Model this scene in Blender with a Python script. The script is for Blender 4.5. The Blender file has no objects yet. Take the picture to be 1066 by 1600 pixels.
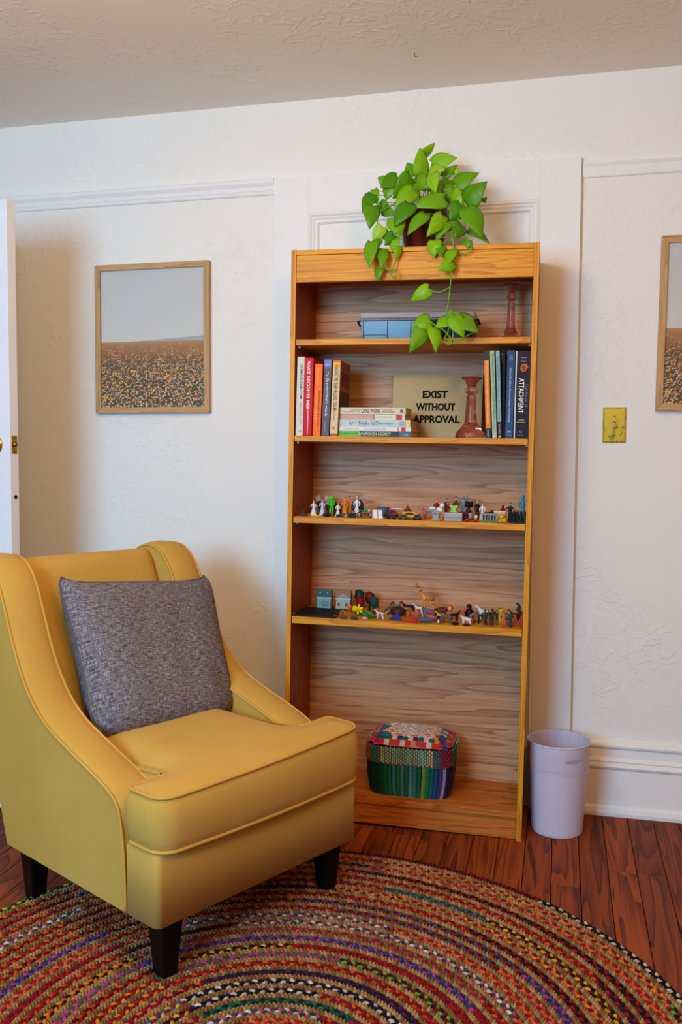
import bpy, bmesh, math, random
import numpy as np
from mathutils import Matrix, Vector
random.seed(7)
S = bpy.context.scene
COL = S.collection
PI = math.pi

# ------------------------------------------------------------------ camera
EYE = Vector((0.0, 0.0, 1.16))
F = 1410.0
YAW, PIT, ROL = 0.239, 0.05737, 0.005355
cf = Vector((-math.sin(YAW)*math.cos(PIT), math.cos(YAW)*math.cos(PIT), -math.sin(PIT)))
r0 = Vector((math.cos(YAW), math.sin(YAW), 0)); u0 = r0.cross(cf)
cr = math.cos(ROL)*r0 + math.sin(ROL)*u0
cu = -math.sin(ROL)*r0 + math.cos(ROL)*u0
cam = bpy.data.cameras.new('camera'); camo = bpy.data.objects.new('camera', cam); COL.objects.link(camo)
cam.sensor_fit = 'VERTICAL'; cam.sensor_height = 36.0; cam.lens = F*36/1600
cam.clip_start = .05
m = Matrix.Identity(4)
for i in range(3):
    m[i][0] = cr[i]; m[i][1] = cu[i]; m[i][2] = -cf[i]; m[i][3] = EYE[i]
camo.matrix_world = m
S.camera = camo

# ------------------------------------------------------------------ exposure, world, lights
S.view_settings.view_transform = 'Standard'
S.view_settings.look = 'None'
S.view_settings.gamma = 1.0
S.view_settings.use_curve_mapping = False
S.view_settings.exposure = 0.0
w = bpy.data.worlds.new('world'); S.world = w; w.use_nodes = True
w.node_tree.nodes['Background'].inputs[0].default_value = (.75, .85, 1, 1)
w.node_tree.nodes['Background'].inputs[1].default_value = 1.0

def area_light(name, loc, target, sx, sy, power, col):
    l = bpy.data.lights.new(name, 'AREA'); l.shape = 'RECTANGLE'; l.size = sx; l.size_y = sy
    l.energy = power; l.color = col
    o = bpy.data.objects.new(name, l); COL.objects.link(o)
    o.location = loc
    o.rotation_euler = (Vector(target)-Vector(loc)).to_track_quat('-Z', 'Y').to_euler()
    return o
area_light('window_daylight', (-1.55, -1.45, 1.66), (-1.5, 3, 1.4), 1.3, 1.25, 128, (.27, .63, 1.0))
def bulb(name, loc, power, col, r=.09):
    l = bpy.data.lights.new(name, 'POINT'); l.energy = power; l.color = col; l.shadow_soft_size = r
    o = bpy.data.objects.new(name, l); COL.objects.link(o); o.location = loc
    return o
bulb('ceiling_lamp_bulb', (-.85, 1.3, 2.05), 24, (1.0, .68, .30))
bulb('warm_shadow_fill', (.28, .65, 2.06), 31, (1.0, .56, .18), .16)  # added warm fill to lift the shadows, unseen, not an actual fixture

# ------------------------------------------------------------------ pixel helpers (measured on the photo)
def ray(x, y): return cr*((x-533)/F) - cu*((y-800)/F) + cf
def on_y(x, y, Y):
    d = ray(x, y); return EYE + d*((Y-EYE.y)/d.y)
def on_z(x, y, Z):
    d = ray(x, y); return EYE + d*((Z-EYE.z)/d.z)
def on_plane(x, y, P, n):
    d = ray(x, y); return EYE + d*((P-EYE).dot(n)/d.dot(n))

# ------------------------------------------------------------------ materials
def lin(c):
    return tuple(((v/255)/12.92 if v/255 <= .04045 else ((v/255+.055)/1.055)**2.4) for v in c) + (1,)
MATS = {}
def mat(name, col, rough=.5, metal=0, spec=.16, trans=0, alpha=1, bump=0, bscale=200, vary=0, coat=0, sheen=0, ior=1.45):
    if name in MATS: return MATS[name]
    m = bpy.data.materials.new(name); m.use_nodes = True; MATS[name] = m
    nt = m.node_tree; b = nt.nodes['Principled BSDF']
    c = lin(col); b.inputs['Base Color'].default_value = c
    b.inputs['Roughness'].default_value = rough; b.inputs['Metallic'].default_value = metal
    b.inputs['Specular IOR Level'].default_value = spec
    b.inputs['Transmission Weight'].default_value = trans; b.inputs['Alpha'].default_value = alpha
    b.inputs['Coat Weight'].default_value = coat; b.inputs['IOR'].default_value = ior
    b.inputs['Sheen Weight'].default_value = sheen
    tc = nt.nodes.new('ShaderNodeTexCoord')
    nz = nt.nodes.new('ShaderNodeTexNoise'); nz.inputs['Scale'].default_value = bscale; nz.inputs['Detail'].default_value = 3
    nt.links.new(tc.outputs['Object'], nz.inputs['Vector'])
    if bump:
        bp = nt.nodes.new('ShaderNodeBump'); bp.inputs['Strength'].default_value = bump; bp.inputs['Distance'].default_value = .002
        nt.links.new(nz.outputs['Fac'], bp.inputs['Height']); nt.links.new(bp.outputs['Normal'], b.inputs['Normal'])
    v = vary or .06
    rp = nt.nodes.new('ShaderNodeValToRGB'); rp.color_ramp.elements[0].position = .3; rp.color_ramp.elements[1].position = .7
    rp.color_ramp.elements[0].color = tuple(x*(1-v) for x in c[:3])+(1,); rp.color_ramp.elements[1].color = tuple(min(1, x*(1+v)) for x in c[:3])+(1,)
    nt.links.new(nz.outputs['Fac'], rp.inputs['Fac']); nt.links.new(rp.outputs['Color'], b.inputs['Base Color'])
    return m

def N(nt, t, **k):
    n = nt.nodes.new(t)
    for a, v in k.items():
        if a in n.inputs: n.inputs[a].default_value = v
        else: setattr(n, a, v)
    return n
def ramp(nt, fac, stops):
    r = nt.nodes.new('ShaderNodeValToRGB'); e = r.color_ramp.elements
    while len(e) > 1: e.remove(e[-1])
    e[0].position = stops[0][0]; e[0].color = lin(stops[0][1])
    for p, c in stops[1:]:
        x = e.new(p); x.color = lin(c)
    nt.links.new(fac, r.inputs['Fac']); return r.outputs['Color']
def mix(nt, fac, a, b, mode='MIX'):
    n = nt.nodes.new('ShaderNodeMix'); n.data_type = 'RGBA'; n.blend_type = mode
    for s, v in ((n.inputs[0], fac), (n.inputs[6], a), (n.inputs[7], b)):
        if hasattr(v, 'is_output'): nt.links.new(v, s)
        else: s.default_value = v
    return n.outputs[2]
def math_(nt, op, a, b=0.0):
    n = nt.nodes.new('ShaderNodeMath'); n.operation = op
    for s, v in ((n.inputs[0], a), (n.inputs[1], b)):
        if hasattr(v, 'is_output'): nt.links.new(v, s)
        else: s.default_value = v
    return n.outputs[0]

def wood(name, dark, mid, light, scale=(1, 1, 1), rings=9, rough=.42, per_object=False, fine=.35, coord='Object', dist=1.0, coat=.0):
    """long grain: the axis with the SMALL scale is the grain direction"""
    if name in MATS: return MATS[name]
    m = bpy.data.materials.new(name); m.use_nodes = True; MATS[name] = m
    nt = m.node_tree; b = nt.nodes['Principled BSDF']
    tc = N(nt, 'ShaderNodeTexCoord'); mp = N(nt, 'ShaderNodeMapping'); mp.inputs['Scale'].default_value = scale
    src = tc.outputs[coord]
    if per_object:
        oi = N(nt, 'ShaderNodeObjectInfo'); vm = N(nt, 'ShaderNodeVectorMath', operation='MULTIPLY_ADD')
        nt.links.new(oi.outputs['Random'], vm.inputs[0]); vm.inputs[1].default_value = (37, 19, 53); nt.links.new(src, vm.inputs[2])
        src = vm.outputs[0]
    nt.links.new(src, mp.inputs['Vector'])
    n1 = N(nt, 'ShaderNodeTexNoise', Scale=1.0, Detail=2.5, Roughness=.45, Distortion=.3*dist)
    nt.links.new(mp.outputs[0], n1.inputs['Vector'])
    f = math_(nt, 'MULTIPLY', n1.outputs['Fac'], float(rings)*2)
    f = math_(nt, 'FRACT', f)
    f = math_(nt, 'POWER', f, 1.8)
    mp2 = N(nt, 'ShaderNodeMapping'); mp2.inputs['Scale'].default_value = tuple(s*(6 if s < max(scale)*.5 else 24) for s in scale)
    nt.links.new(src, mp2.inputs['Vector'])
    n2 = N(nt, 'ShaderNodeTexNoise', Scale=1.0, Detail=4, Roughness=.6); nt.links.new(mp2.outputs[0], n2.inputs['Vector'])
    c = ramp(nt, f, [(0, light), (.5, mid), (.93, dark), (1, light)])
    c2 = ramp(nt, n2.outputs['Fac'], [(.35, dark), (.6, light)])
    col = mix(nt, fine, c, c2)
    if per_object:
        hs = N(nt, 'ShaderNodeHueSaturation'); nt.links.new(col, hs.inputs['Color'])
        v = math_(nt, 'MULTIPLY_ADD', oi.outputs['Random'], .5); nt.nodes[-1].inputs[2].default_value = .75
        nt.links.new(v, hs.inputs['Value']); col = hs.outputs[0]
    nt.links.new(col, b.inputs['Base Color'])
    b.inputs['Roughness'].default_value = rough; b.inputs['Specular IOR Level'].default_value = .3; b.inputs['Coat Weight'].default_value = coat
    bp = N(nt, 'ShaderNodeBump', Strength=.15, Distance=.001); nt.links.new(n2.outputs['Fac'], bp.inputs['Height']); nt.links.new(bp.outputs[0], b.inputs['Normal'])
    return m

def plaster(name, col, strength=.5, scale=26):
    m = bpy.data.materials.new(name); m.use_nodes = True; MATS[name] = m
    nt = m.node_tree; b = nt.nodes['Principled BSDF']
    b.inputs['Base Color'].default_value = lin(col); b.inputs['Roughness'].default_value = .75; b.inputs['Specular IOR Level'].default_value = .25
    tc = N(nt, 'ShaderNodeTexCoord')
    n1 = N(nt, 'ShaderNodeTexNoise', Scale=scale, Detail=3, Roughness=.55, Distortion=1.6); nt.links.new(tc.outputs['Object'], n1.inputs['Vector'])
    n2 = N(nt, 'ShaderNodeTexNoise', Scale=3.0, Detail=2); nt.links.new(tc.outputs['Object'], n2.inputs['Vector'])
    a = ramp(nt, n1.outputs['Fac'], [(.52, (0, 0, 0)), (.62, (255, 255, 255))])
    k = ramp(nt, n2.outputs['Fac'], [(.42, (0, 0, 0)), (.62, (255, 255, 255))])
    h = mix(nt, 1.0, a, k, 'MULTIPLY')
    n3 = N(nt, 'ShaderNodeTexNoise', Scale=9.0, Detail=2); nt.links.new(tc.outputs['Object'], n3.inputs['Vector'])
    h2 = mix(nt, .25, h, n3.outputs['Fac'])
    bp = N(nt, 'ShaderNodeBump', Strength=strength, Distance=.003); nt.links.new(h2, bp.inputs['Height']); nt.links.new(bp.outputs[0], b.inputs['Normal'])
    return m

# ------------------------------------------------------------------ mesh builder
class MB:
    def __init__(s): s.v = []; s.f = []; s.mi = []; s.sm = []
    def add(s, vs, fs, mi=0, smooth=False):
        o = len(s.v); s.v += [tuple(v) for v in vs]
        for f in fs: s.f.append(tuple(i+o for i in f)); s.mi.append(mi); s.sm.append(smooth)
        return s
    def box(s, x0, x1, y0, y1, z0, z1, mi=0, M=None):
        vs = [Vector((x, y, z)) for x in (x0, x1) for y in (y0, y1) for z in (z0, z1)]
        if M: vs = [M @ v for v in vs]
        return s.add(vs, [(0, 1, 3, 2), (4, 6, 7, 5), (0, 4, 5, 1), (2, 3, 7, 6), (0, 2, 6, 4), (1, 5, 7, 3)], mi)
    def tube(s, pts, rad, seg=8, mi=0, cap=True, smooth=True, closed=False):
        pts = [Vector(p) for p in pts]; n = len(pts)
        if not hasattr(rad, '__len__'): rad = [rad]*n
        vs = []; up = None
        for i, p in enumerate(pts):
            if closed: t = pts[(i+1) % n]-pts[i-1]
            else: t = pts[min(i+1, n-1)]-pts[max(i-1, 0)]
            if t.length < 1e-9: t = Vector((0, 0, 1))
            t.normalize()
            if up is None: up = t.orthogonal().normalized()
            up = (up - t*up.dot(t))
            up = up.normalized() if up.length > 1e-6 else t.orthogonal().normalized()
            bi = t.cross(up)
            for k in range(seg):
                a = 2*PI*k/seg; vs.append(p + (up*math.cos(a)+bi*math.sin(a))*rad[i])
        fs = []
        for i in range(n if closed else n-1):
            for k in range(seg):
                a = i*seg+k; b = i*seg+(k+1) % seg; j = (i+1) % n
                fs.append((a, b, j*seg+(k+1) % seg, j*seg+k))
        if cap and not closed:
            fs.append(tuple(range(seg))[::-1]); fs.append(tuple((n-1)*seg+k for k in range(seg)))
        return s.add(vs, fs, mi, smooth)
    def lathe(s, prof, seg=32, c=(0, 0, 0), mi=0, smooth=True, rib=0, ribr=(0, 0), sx=1, sy=1):
        vs = []
        for r, z in prof:
            for k in range(seg):
                a = 2*PI*k/seg; rr = r
                if rib and ribr[0] < z < ribr[1]: rr = r*(1+.05*math.cos(rib*a))
                vs.append((c[0]+rr*math.cos(a)*sx, c[1]+rr*math.sin(a)*sy, c[2]+z))
        fs = []
        for i in range(len(prof)-1):
            for k in range(seg):
                fs.append((i*seg+k, i*seg+(k+1) % seg, (i+1)*seg+(k+1) % seg, (i+1)*seg+k))
        if prof[0][0] > 1e-5: fs.append(tuple(range(seg))[::-1])
        if prof[-1][0] > 1e-5: fs.append(tuple((len(prof)-1)*seg+k for k in range(seg)))
        return s.add(vs, fs, mi, smooth)
    def ell(s, c, r, mi=0, seg=10, rings=6, M=None):
        vs = []; fs = []
        for i in range(rings+1):
            t = PI*i/rings
            for k in range(seg):
                a = 2*PI*k/seg
                v = Vector((r[0]*math.sin(t)*math.cos(a), r[1]*math.sin(t)*math.sin(a), r[2]*math.cos(t)))
                if M: v = M @ v
                vs.append(v+Vector(c))
        for i in range(rings):
            for k in range(seg): fs.append((i*seg+k, (i+1)*seg+k, (i+1)*seg+(k+1) % seg, i*seg+(k+1) % seg))
        return s.add(vs, fs, mi, True)
    def prism(s, poly, f0, f1, mi=0, smooth=False):
        """poly 2-D points; f0/f1 map a 2-D point to 3-D for both ends"""
        n = len(poly); vs = [f0(p) for p in poly]+[f1(p) for p in poly]
        s.add(vs, [tuple(range(n))[::-1], tuple(range(n, 2*n))], mi)
        return s.add(vs, [(i, (i+1) % n, n+(i+1) % n, n+i) for i in range(n)], mi, smooth)
    def grid(s, fn, nu, nv, mi=0, smooth=True, wrap=False):
        vs = [fn(i/(nu-(0 if wrap else 1)), j/(nv-1)) for i in range(nu) for j in range(nv)]; fs = []
        for i in range(nu if wrap else nu-1):
            for j in range(nv-1):
                a = i*nv+j; b = ((i+1) % nu)*nv+j; fs.append((a, b, b+1, a+1))
        return s.add(vs, fs, mi, smooth)
    def build(s, name, mats, parent=None, M=None, bevel=0, merge=True, weld=1e-5, fixn=True):
        me = bpy.data.meshes.new(name); me.from_pydata(s.v, [], s.f)
        for k in (mats if isinstance(mats, (list, tuple)) else [mats]): me.materials.append(k)
        me.polygons.foreach_set('material_index', s.mi); me.polygons.foreach_set('use_smooth', s.sm)
        if merge or fixn:
            bm = bmesh.new(); bm.from_mesh(me)
            if merge: bmesh.ops.remove_doubles(bm, verts=bm.verts, dist=weld)
            bmesh.ops.dissolve_degenerate(bm, edges=bm.edges, dist=1e-7)
            if fixn: bmesh.ops.recalc_face_normals(bm, faces=bm.faces)
            bm.to_mesh(me); bm.free()
        o = bpy.data.objects.new(name, me); COL.objects.link(o)
        if parent is not None: o.parent = parent
        if M is not None: o.matrix_local = M
        if bevel:
            b = o.modifiers.new('bevel', 'BEVEL'); b.width = bevel; b.segments = 2; b.limit_method = 'ANGLE'; b.angle_limit = .6
        return o

def tag(o, label, cat, group=None):
    o['label'] = label; o['category'] = cat
    if group: o['group'] = group
    return o
def thing(name, label, cat, M=None, loc=None, group=None):
    o = bpy.data.objects.new(name, None); COL.objects.link(o); o.empty_display_size = .05
    if M is not None: o.matrix_world = M
    if loc is not None: o.location = loc
    return tag(o, label, cat, group)
def struct(o):
    o['kind'] = 'structure'; return o
T = Matrix.Translation
def RZ(a): return Matrix.Rotation(a, 4, 'Z')
def RX(a): return Matrix.Rotation(a, 4, 'X')
def RY(a): return Matrix.Rotation(a, 4, 'Y')

TEXTS = []
def text(s, w, h, M, material, parent, bold=0.0, name='lettering', extr=.0002, shear=0):
    """letters fitted into a w x h box centred on M, facing M's +Z"""
    c = bpy.data.curves.new(name, 'FONT'); c.body = s; c.size = 1; c.offset = bold; c.shear = shear
    c.align_x = 'CENTER'; c.resolution_u = 3
    o = bpy.data.objects.new('t', c); COL.objects.link(o); TEXTS.append((o, w, h, M, material, parent, name, extr))
def flush_text():
    dg = bpy.context.evaluated_depsgraph_get(); dg.update()
    for o, w, h, M, material, parent, name, extr in TEXTS:
        me = bpy.data.meshes.new_from_object(o.evaluated_get(dg))
        co = np.empty(len(me.vertices)*3); me.vertices.foreach_get('co', co); co = co.reshape(-1, 3)
        if len(co):
            lo = co.min(0); hi = co.max(0)
            co[:, 0] = (co[:, 0]-(lo[0]+hi[0])/2)*w/max(hi[0]-lo[0], 1e-6)
            co[:, 1] = (co[:, 1]-(lo[1]+hi[1])/2)*h/max(hi[1]-lo[1], 1e-6)
            co[:, 2] = 0
            me.vertices.foreach_set('co', co.ravel())
        bm = bmesh.new(); bm.from_mesh(me)
        r = bmesh.ops.extrude_face_region(bm, geom=bm.faces[:])
        bmesh.ops.translate(bm, verts=[g for g in r['geom'] if isinstance(g, bmesh.types.BMVert)], vec=(0, 0, extr))
        bmesh.ops.recalc_face_normals(bm, faces=bm.faces)
        bm.to_mesh(me); bm.free()
        me.materials.clear(); me.materials.append(material)
        n = bpy.data.objects.new(name, me); COL.objects.link(n); n.parent = parent; n.matrix_local = M
        c = o.data; bpy.data.objects.remove(o); bpy.data.curves.remove(c)

# ------------------------------------------------------------------ ROOM
WY = 3.05; CZ = 2.392; XL = -2.5; XR = 1.55; YB = -1.5
m_wall = plaster('wall_paint', (238, 232, 224), .55)
m_room = plaster('wall_paint_tan', (186, 140, 84), .45)
m_ceil = plaster('ceiling_paint', (246, 240, 230), .6, 20)
m_trim = mat('trim_paint', (238, 234, 230), .38, bump=.08, bscale=40, vary=.015)
m_caulk = mat('aged_caulk', (214, 190, 148), .6)
m_floor = wood('pine_floor', (48, 12, 1), (118, 42, 5), (150, 66, 10), scale=(10, .7, 1), rings=6, rough=.62, per_object=True, fine=.35, coat=.0)
m_gap = mat('floor_gap', (22, 10, 6), .9)

fl = MB().box(XL-.1, XR+.1, YB-.1, WY+.1, -.06, -.012).build('floor', m_gap); struct(fl)
bw = .0785; k0 = -.0846
i = int((XL-k0)/bw)-1
while True:
    x0 = k0+i*bw
    if x0 > XR: break
    xa, xb = max(x0, XL), min(x0+bw, XR)
    cuts = [YB]
    yy = YB+random.uniform(.3, 1.6)
    js = []
    while yy < WY-.3:
        js.append(yy); yy += random.uniform(1.0, 2.2)
    if abs(x0-.0711) < .01: js = [0.1, 2.29]
    cuts += js+[WY]
    for a, b in zip(cuts[:-1], cuts[1:]):
        g = .0011; zt = random.uniform(-.0006, .0004)
        MB().box(xa+g, xb-g, a+g*.7, b-g*.7, -.0125, zt).build('plank', m_floor, fl, bevel=.0012)
    i += 1
struct(MB().box(XL-.1, XR+.1, YB-.1, WY+.1, CZ, CZ+.08).build('ceiling', m_ceil))
struct(MB().box(XL-.1, XR+.1, WY, WY+.1, -.06, CZ).build('wall_back', m_wall))
struct(MB().box(XL-.1, XL, YB-.1, WY, -.06, CZ).build('wall_left', m_room))
struct(MB().box(XR, XR+.1, YB-.1, WY, -.06, CZ).build('wall_right', m_room))
# wall behind the camera, with the daylight window opening
wf = MB()
wx0, wx1, wz0, wz1 = -2.25, -.85, 1.05, 2.33
wf.box(XL, wx0, YB-.1, YB, -.06, CZ); wf.box(wx1, XR, YB-.1, YB, -.06, CZ)
wf.box(wx0, wx1, YB-.1, YB, -.06, wz0); wf.box(wx0, wx1, YB-.1, YB, wz1, CZ)
struct(wf.build('wall_front', m_room))
wn = MB()
wn.box(wx0-.07, wx0, YB, YB+.02, wz0-.07, wz1+.05); wn.box(wx1, wx1+.07, YB, YB+.02, wz0-.07, wz1+.05)
wn.box(wx0, wx1, YB, YB+.02, wz0-.07, wz0)
struct(wn.build('window_1', m_trim, bevel=.003))

# boarded-up doorway panelling behind the bookcase: proud of the wall
PD = .018                       # how far the boards stand proud
xa, xb = -.985, .049
pl, pr = -.859, -.083           # recessed panel
zt = 2.13; zp = 2.004; zb = .0
d = struct(MB().box(xa, pl, WY-PD, WY, 0, zt).build('trim_1', m_trim, bevel=.0015))       # left stile
struct(MB().box(pr, xb-.004, WY-PD, WY, 0, zt).build('trim_2', m_trim, bevel=.0015))       # right stile
struct(MB().box(pl, pr, WY-PD, WY, zp, zt).build('trim_3', m_trim, bevel=.0015))           # head board
struct(MB().box(pl, pr, WY-.003, WY, .2, zp).build('trim_4', m_trim))                      # recessed panel
mo = MB()
prof = [(0, .018), (.006, .020), (.012, .014), (.016, .014), (.022, .009), (.030, .011), (.036, .003)]
def mould(pts, prof_, close=False):
    pass
def frame_mould(x0, x1, z1, z0):
    vs = []; fs = []
    for t, h in prof:
        vs += [(x0+t, WY-h, z0), (x0+t, WY-h, z1-t), (x1-t, WY-h, z1-t), (x1-t, WY-h, z0)]
    for i in range(len(prof)-1):
        for k in range(3): fs.append((i*4+k, i*4+k+1, i*4+k+5, i*4+k+4))
    mo.add(vs, fs)
frame_mould(pl, pr, zp, .2)
struct(mo.build('trim_5', m_trim))
struct(MB().box(xb-.0035, xb-.0008, WY-.012, WY, .24, 2.10).build('trim_6', m_caulk))

def extrude_x(prof, x0, x1, name, m_, y0=WY):
    mb = MB(); mb.prism(prof, lambda p: (x0, y0-p[0], p[1]), lambda p: (x1, y0-p[0], p[1]))
    return struct(mb.build(name, m_))
rail = [(0, 2.079), (.008, 2.079), (.011, 2.084), (.008, 2.089), (.012, 2.094), (.014, 2.106), (.022, 2.118), (.024, 2.129), (.018, 2.133), (0, 2.133)]
extrude_x(rail, XL, xa, 'trim_7', m_trim)
rail_r = [(0, 2.066), (.006, 2.066), (.008, 2.070), (.008, 2.098), (.013, 2.108), (.012, 2.113), (0, 2.113)]
extrude_x(rail_r, xb, XR, 'trim_8', m_trim)
base = [(0, 0), (.030, 0), (.032, .012), (.028, .026), (.018, .033), (.018, .152), (.024, .157), (.027, .164), (.024, .171), (.017, .174), (.021, .181), (.017, .188), (.013, .191), (.013, .219), (.020, .225), (.022, .232), (.019, .239), (.010, .243), (0, .244)]
extrude_x(base, xb-.004, XR, 'baseboard_right', m_trim)
extrude_x(base, XL, xa, 'baseboard_left', m_trim)
hk = MB().tube([(0, 0, 0), (0, 0, -.008), (.004, 0, -.012), (.008, 0, -.009)], .0012, 6)
p = on_z(648, 83, CZ)
tag(hk.build('ceiling_hook', mat('dark_metal', (50, 45, 40), .5, .6), None, T(p)), 'tiny dark hook in the white ceiling above the potted plant', 'hook')

# ------------------------------------------------------------------ DOOR (open leaf at left)
dA = Vector((-math.cos(math.radians(14)), math.sin(math.radians(14)), 0))
dB = Vector((math.sin(math.radians(14)), math.cos(math.radians(14)), 0))
door0 = on_z(17, 1300, 0); door0 = on_y(9.5, 310, 2.545); door0.z = 0
Md = Matrix(((dA.x, dB.x, 0, door0.x), (dA.y, dB.y, 0, door0.y), (0, 0, 1, 0), (0, 0, 0, 1)))
DH = on_y(9.5, 310, 2.545).z
mdoor = mat('door_paint', (232, 232, 236), .35, bump=.06, bscale=30, vary=.015)
mbrass = mat('brass', (214, 160, 60), .22, 1.0, vary=.08, bscale=60)
dr = MB().box(0, .72, 0, .035, .012, DH).build('door_1', mdoor, None, Md, bevel=.0015); struct(dr)
for (z0, z1) in ((.22, .85), (1.02, 1.86)):
    mb = MB()
    for x0, x1 in ((.12, .33), (.39, .60)):
        mb.box(x0, x1, -.004, 0, z0, z1)
    mb.build('door_panel', mdoor, dr, bevel=.003)
zl = on_y(22, 695, 2.55).z
lp = MB().box(-.0016, .0005, .0065, .0285, zl-.028, zl+.030).build('latch_plate', mbrass, dr, bevel=.0006)
MB().lathe([(.0085, 0), (.0085, .004), (.006, .009), (0, .010)], 16).build('latch_bolt', mat('worn_brass', (150, 110, 40), .35, 1), lp, T((-.0015, .0175, zl+.001)) @ RY(-PI/2))
mb = MB()
for dz in (.022, -.021): mb.lathe([(.003, 0), (.003, .0012), (0, .0016)], 10, c=(0, 0, 0)) if False else mb.ell((-.0018, .0175, zl+dz), (.0012, .003, .003), 0, 8, 4)
mb.build('screw', mat('dark_metal', (50, 45, 40)), lp)
zh = on_y(26, 777, 2.55).z
MB().lathe([(.0065, 0), (.0065, .0012), (.0, .0013)], 14).build('latch_hole', mat('black_hole', (18, 12, 10), .9), dr, T((-.0002, .0200, zh)) @ RY(-PI/2))
zk = on_y(0, 695, 2.55).z
MB().lathe([(.030, 0), (.030, .004), (.018, .008), (.011, .012), (.011, .03), (.022, .038), (.028, .05), (.024, .062), (0, .067)], 24).build('door_knob', mbrass, dr, T((.063, 0, zk)) @ RX(PI/2))

# ------------------------------------------------------------------ PICTURES
def print_mat():
    m = bpy.data.materials.new('field_print'); m.use_nodes = True
    nt = m.node_tree; b = nt.nodes['Principled BSDF']; b.inputs['Roughness'].default_value = .4; b.inputs['Specular IOR Level'].default_value = .1
    tc = N(nt, 'ShaderNodeTexCoord'); sp = N(nt, 'ShaderNodeSeparateXYZ'); nt.links.new(tc.outputs['Object'], sp.inputs[0])
    X, Z = sp.outputs[0], sp.outputs[2]      # metres from lower left of print
    HZ = .238                                # height of horizon
    sky = ramp(nt, math_(nt, 'MULTIPLY', Z, 2.0), [(.45, (206, 202, 194)), (.9, (196, 194, 190))])
    # perspective-ish flower field
    dpt = math_(nt, 'SUBTRACT', HZ+.012, Z)
    inv = math_(nt, 'DIVIDE', .10, dpt)
    cx = math_(nt, 'MULTIPLY', math_(nt, 'SUBTRACT', X, .18), math_(nt, 'POWER', inv, .6)); cy = math_(nt, 'POWER', inv, .7)
    cb = N(nt, 'ShaderNodeCombineXYZ'); nt.links.new(cx, cb.inputs[0]); nt.links.new(math_(nt, 'MULTIPLY', Z, 1.0), cb.inputs[1])
    nt.links.new(math_(nt, 'MULTIPLY', cy, .05), cb.inputs[2])
    col = ramp(nt, math_(nt, 'DIVIDE', dpt, HZ), [(0, (196, 160, 112)), (.12, (168, 106, 52)), (.35, (84, 58, 24)), (.7, (34, 36, 14)), (1, (16, 22, 10))])
    ln = N(nt, 'ShaderNodeTexNoise', Scale=55.0, Detail=4); nt.links.new(tc.outputs['Object'], ln.inputs['Vector'])
    col = mix(nt, math_(nt, 'MULTIPLY', ln.outputs['Fac'], .35), col, lin((112, 102, 56)))
    for sc, thr, cc, seed, lim in ((150, .40, (226, 138, 40), 0, .15), (190, .38, (198, 104, 40), 5.3, .0), (150, .34, (240, 196, 120), 2.1, .2), (150, .30, (206, 196, 180), 8.7, .75), (160, .36, (186, 176, 150), 4.2, .3), (120, .36, (240, 160, 30), 11.0, .5)):
        vo = N(nt, 'ShaderNodeTexVoronoi', Scale=float(sc)); 
        ad = N(nt, 'ShaderNodeVectorMath', operation='ADD'); nt.links.new(cb.outputs[0], ad.inputs[0]); ad.inputs[1].default_value = (seed, seed*.7, 0)
        nt.links.new(ad.outputs[0], vo.inputs['Vector'])
        a = math_(nt, 'LESS_THAN', vo.outputs['Distance'], thr)
        sc2 = N(nt, 'ShaderNodeSeparateColor'); nt.links.new(vo.outputs['Color'], sc2.inputs[0])
        a = math_(nt, 'MULTIPLY', a, math_(nt, 'GREATER_THAN', sc2.outputs[0], .6))
        if lim: a = math_(nt, 'MULTIPLY', a, math_(nt, 'GREATER_THAN', math_(nt, 'ADD', math_(nt, 'DIVIDE', dpt, HZ), math_(nt, 'MULTIPLY', math_(nt, 'SUBTRACT', ln.outputs['Fac'], .5), 1.2)), lim))
        col = mix(nt, a, col, lin(cc))
    # hills band
    hill = math_(nt, 'MULTIPLY_ADD', X, .055); nt.nodes[-1].inputs[2].default_value = HZ-.006
    skyc = mix(nt, math_(nt, 'LESS_THAN', Z, hill), sky, lin((158, 166, 170)))
    far = math_(nt, 'LESS_THAN', Z, HZ)
    col = mix(nt, far, skyc, col)
    nt.links.new(col, b.inputs['Base Color'])
    return m
m_print = print_mat()
m_oak = wood('oak_frame', (150, 104, 56), (190, 145, 90), (206, 165, 112), scale=(60, 60, 3), rings=2, rough=.5, fine=.5)
m_oakh = wood('oak_frame_h', (150, 104, 56), (190, 145, 90), (206, 165, 112), scale=(3, 60, 60), rings=2, rough=.5, fine=.5)
m_glass = mat('picture_glass', (255, 255, 255), .03, 0, .5, 0, .03)
def picture(x0, x1, z0, z1, label, tilt=0):
    t = thing('framed_picture', label, 'picture', T((x0, WY-.001, z0)) @ RY(tilt), group='oak-framed flower-field prints')
    W_, H_ = x1-x0, z1-z0; fw = .021; dp = .022
    # mitred frame pieces
    def piece(poly, m_): 
        MB().prism(poly, lambda p: (p[0], -dp, p[1]), lambda p: (p[0], 0, p[1])).build('frame_side', m_, t, bevel=.001)
    piece([(0, 0), (fw, fw), (fw, H_-fw), (0, H_)], m_oak); piece([(W_, 0), (W_, H_), (W_-fw, H_-fw), (W_-fw, fw)], m_oak)
    piece([(0, 0), (W_, 0), (W_-fw, fw), (fw, fw)], m_oakh); piece([(0, H_), (fw, H_-fw), (W_-fw, H_-fw), (W_, H_)], m_oakh)
    MB().box(0, W_-2*fw, -.012, -.004, 0, H_-2*fw).build('print', m_print, t, T((fw, 0, fw)))
    MB().box(fw, W_-fw, -.0145, -.013, fw, H_-fw).build('glass', m_glass, t)
    return t
a = on_y(150.2, 646, WY-.02); b = on_y(326.5, 408, WY-.02)
picture(a.x, b.x, a.z, b.z+.004, 'oak-framed flower field print on the wall above the yellow armchair')
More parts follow.
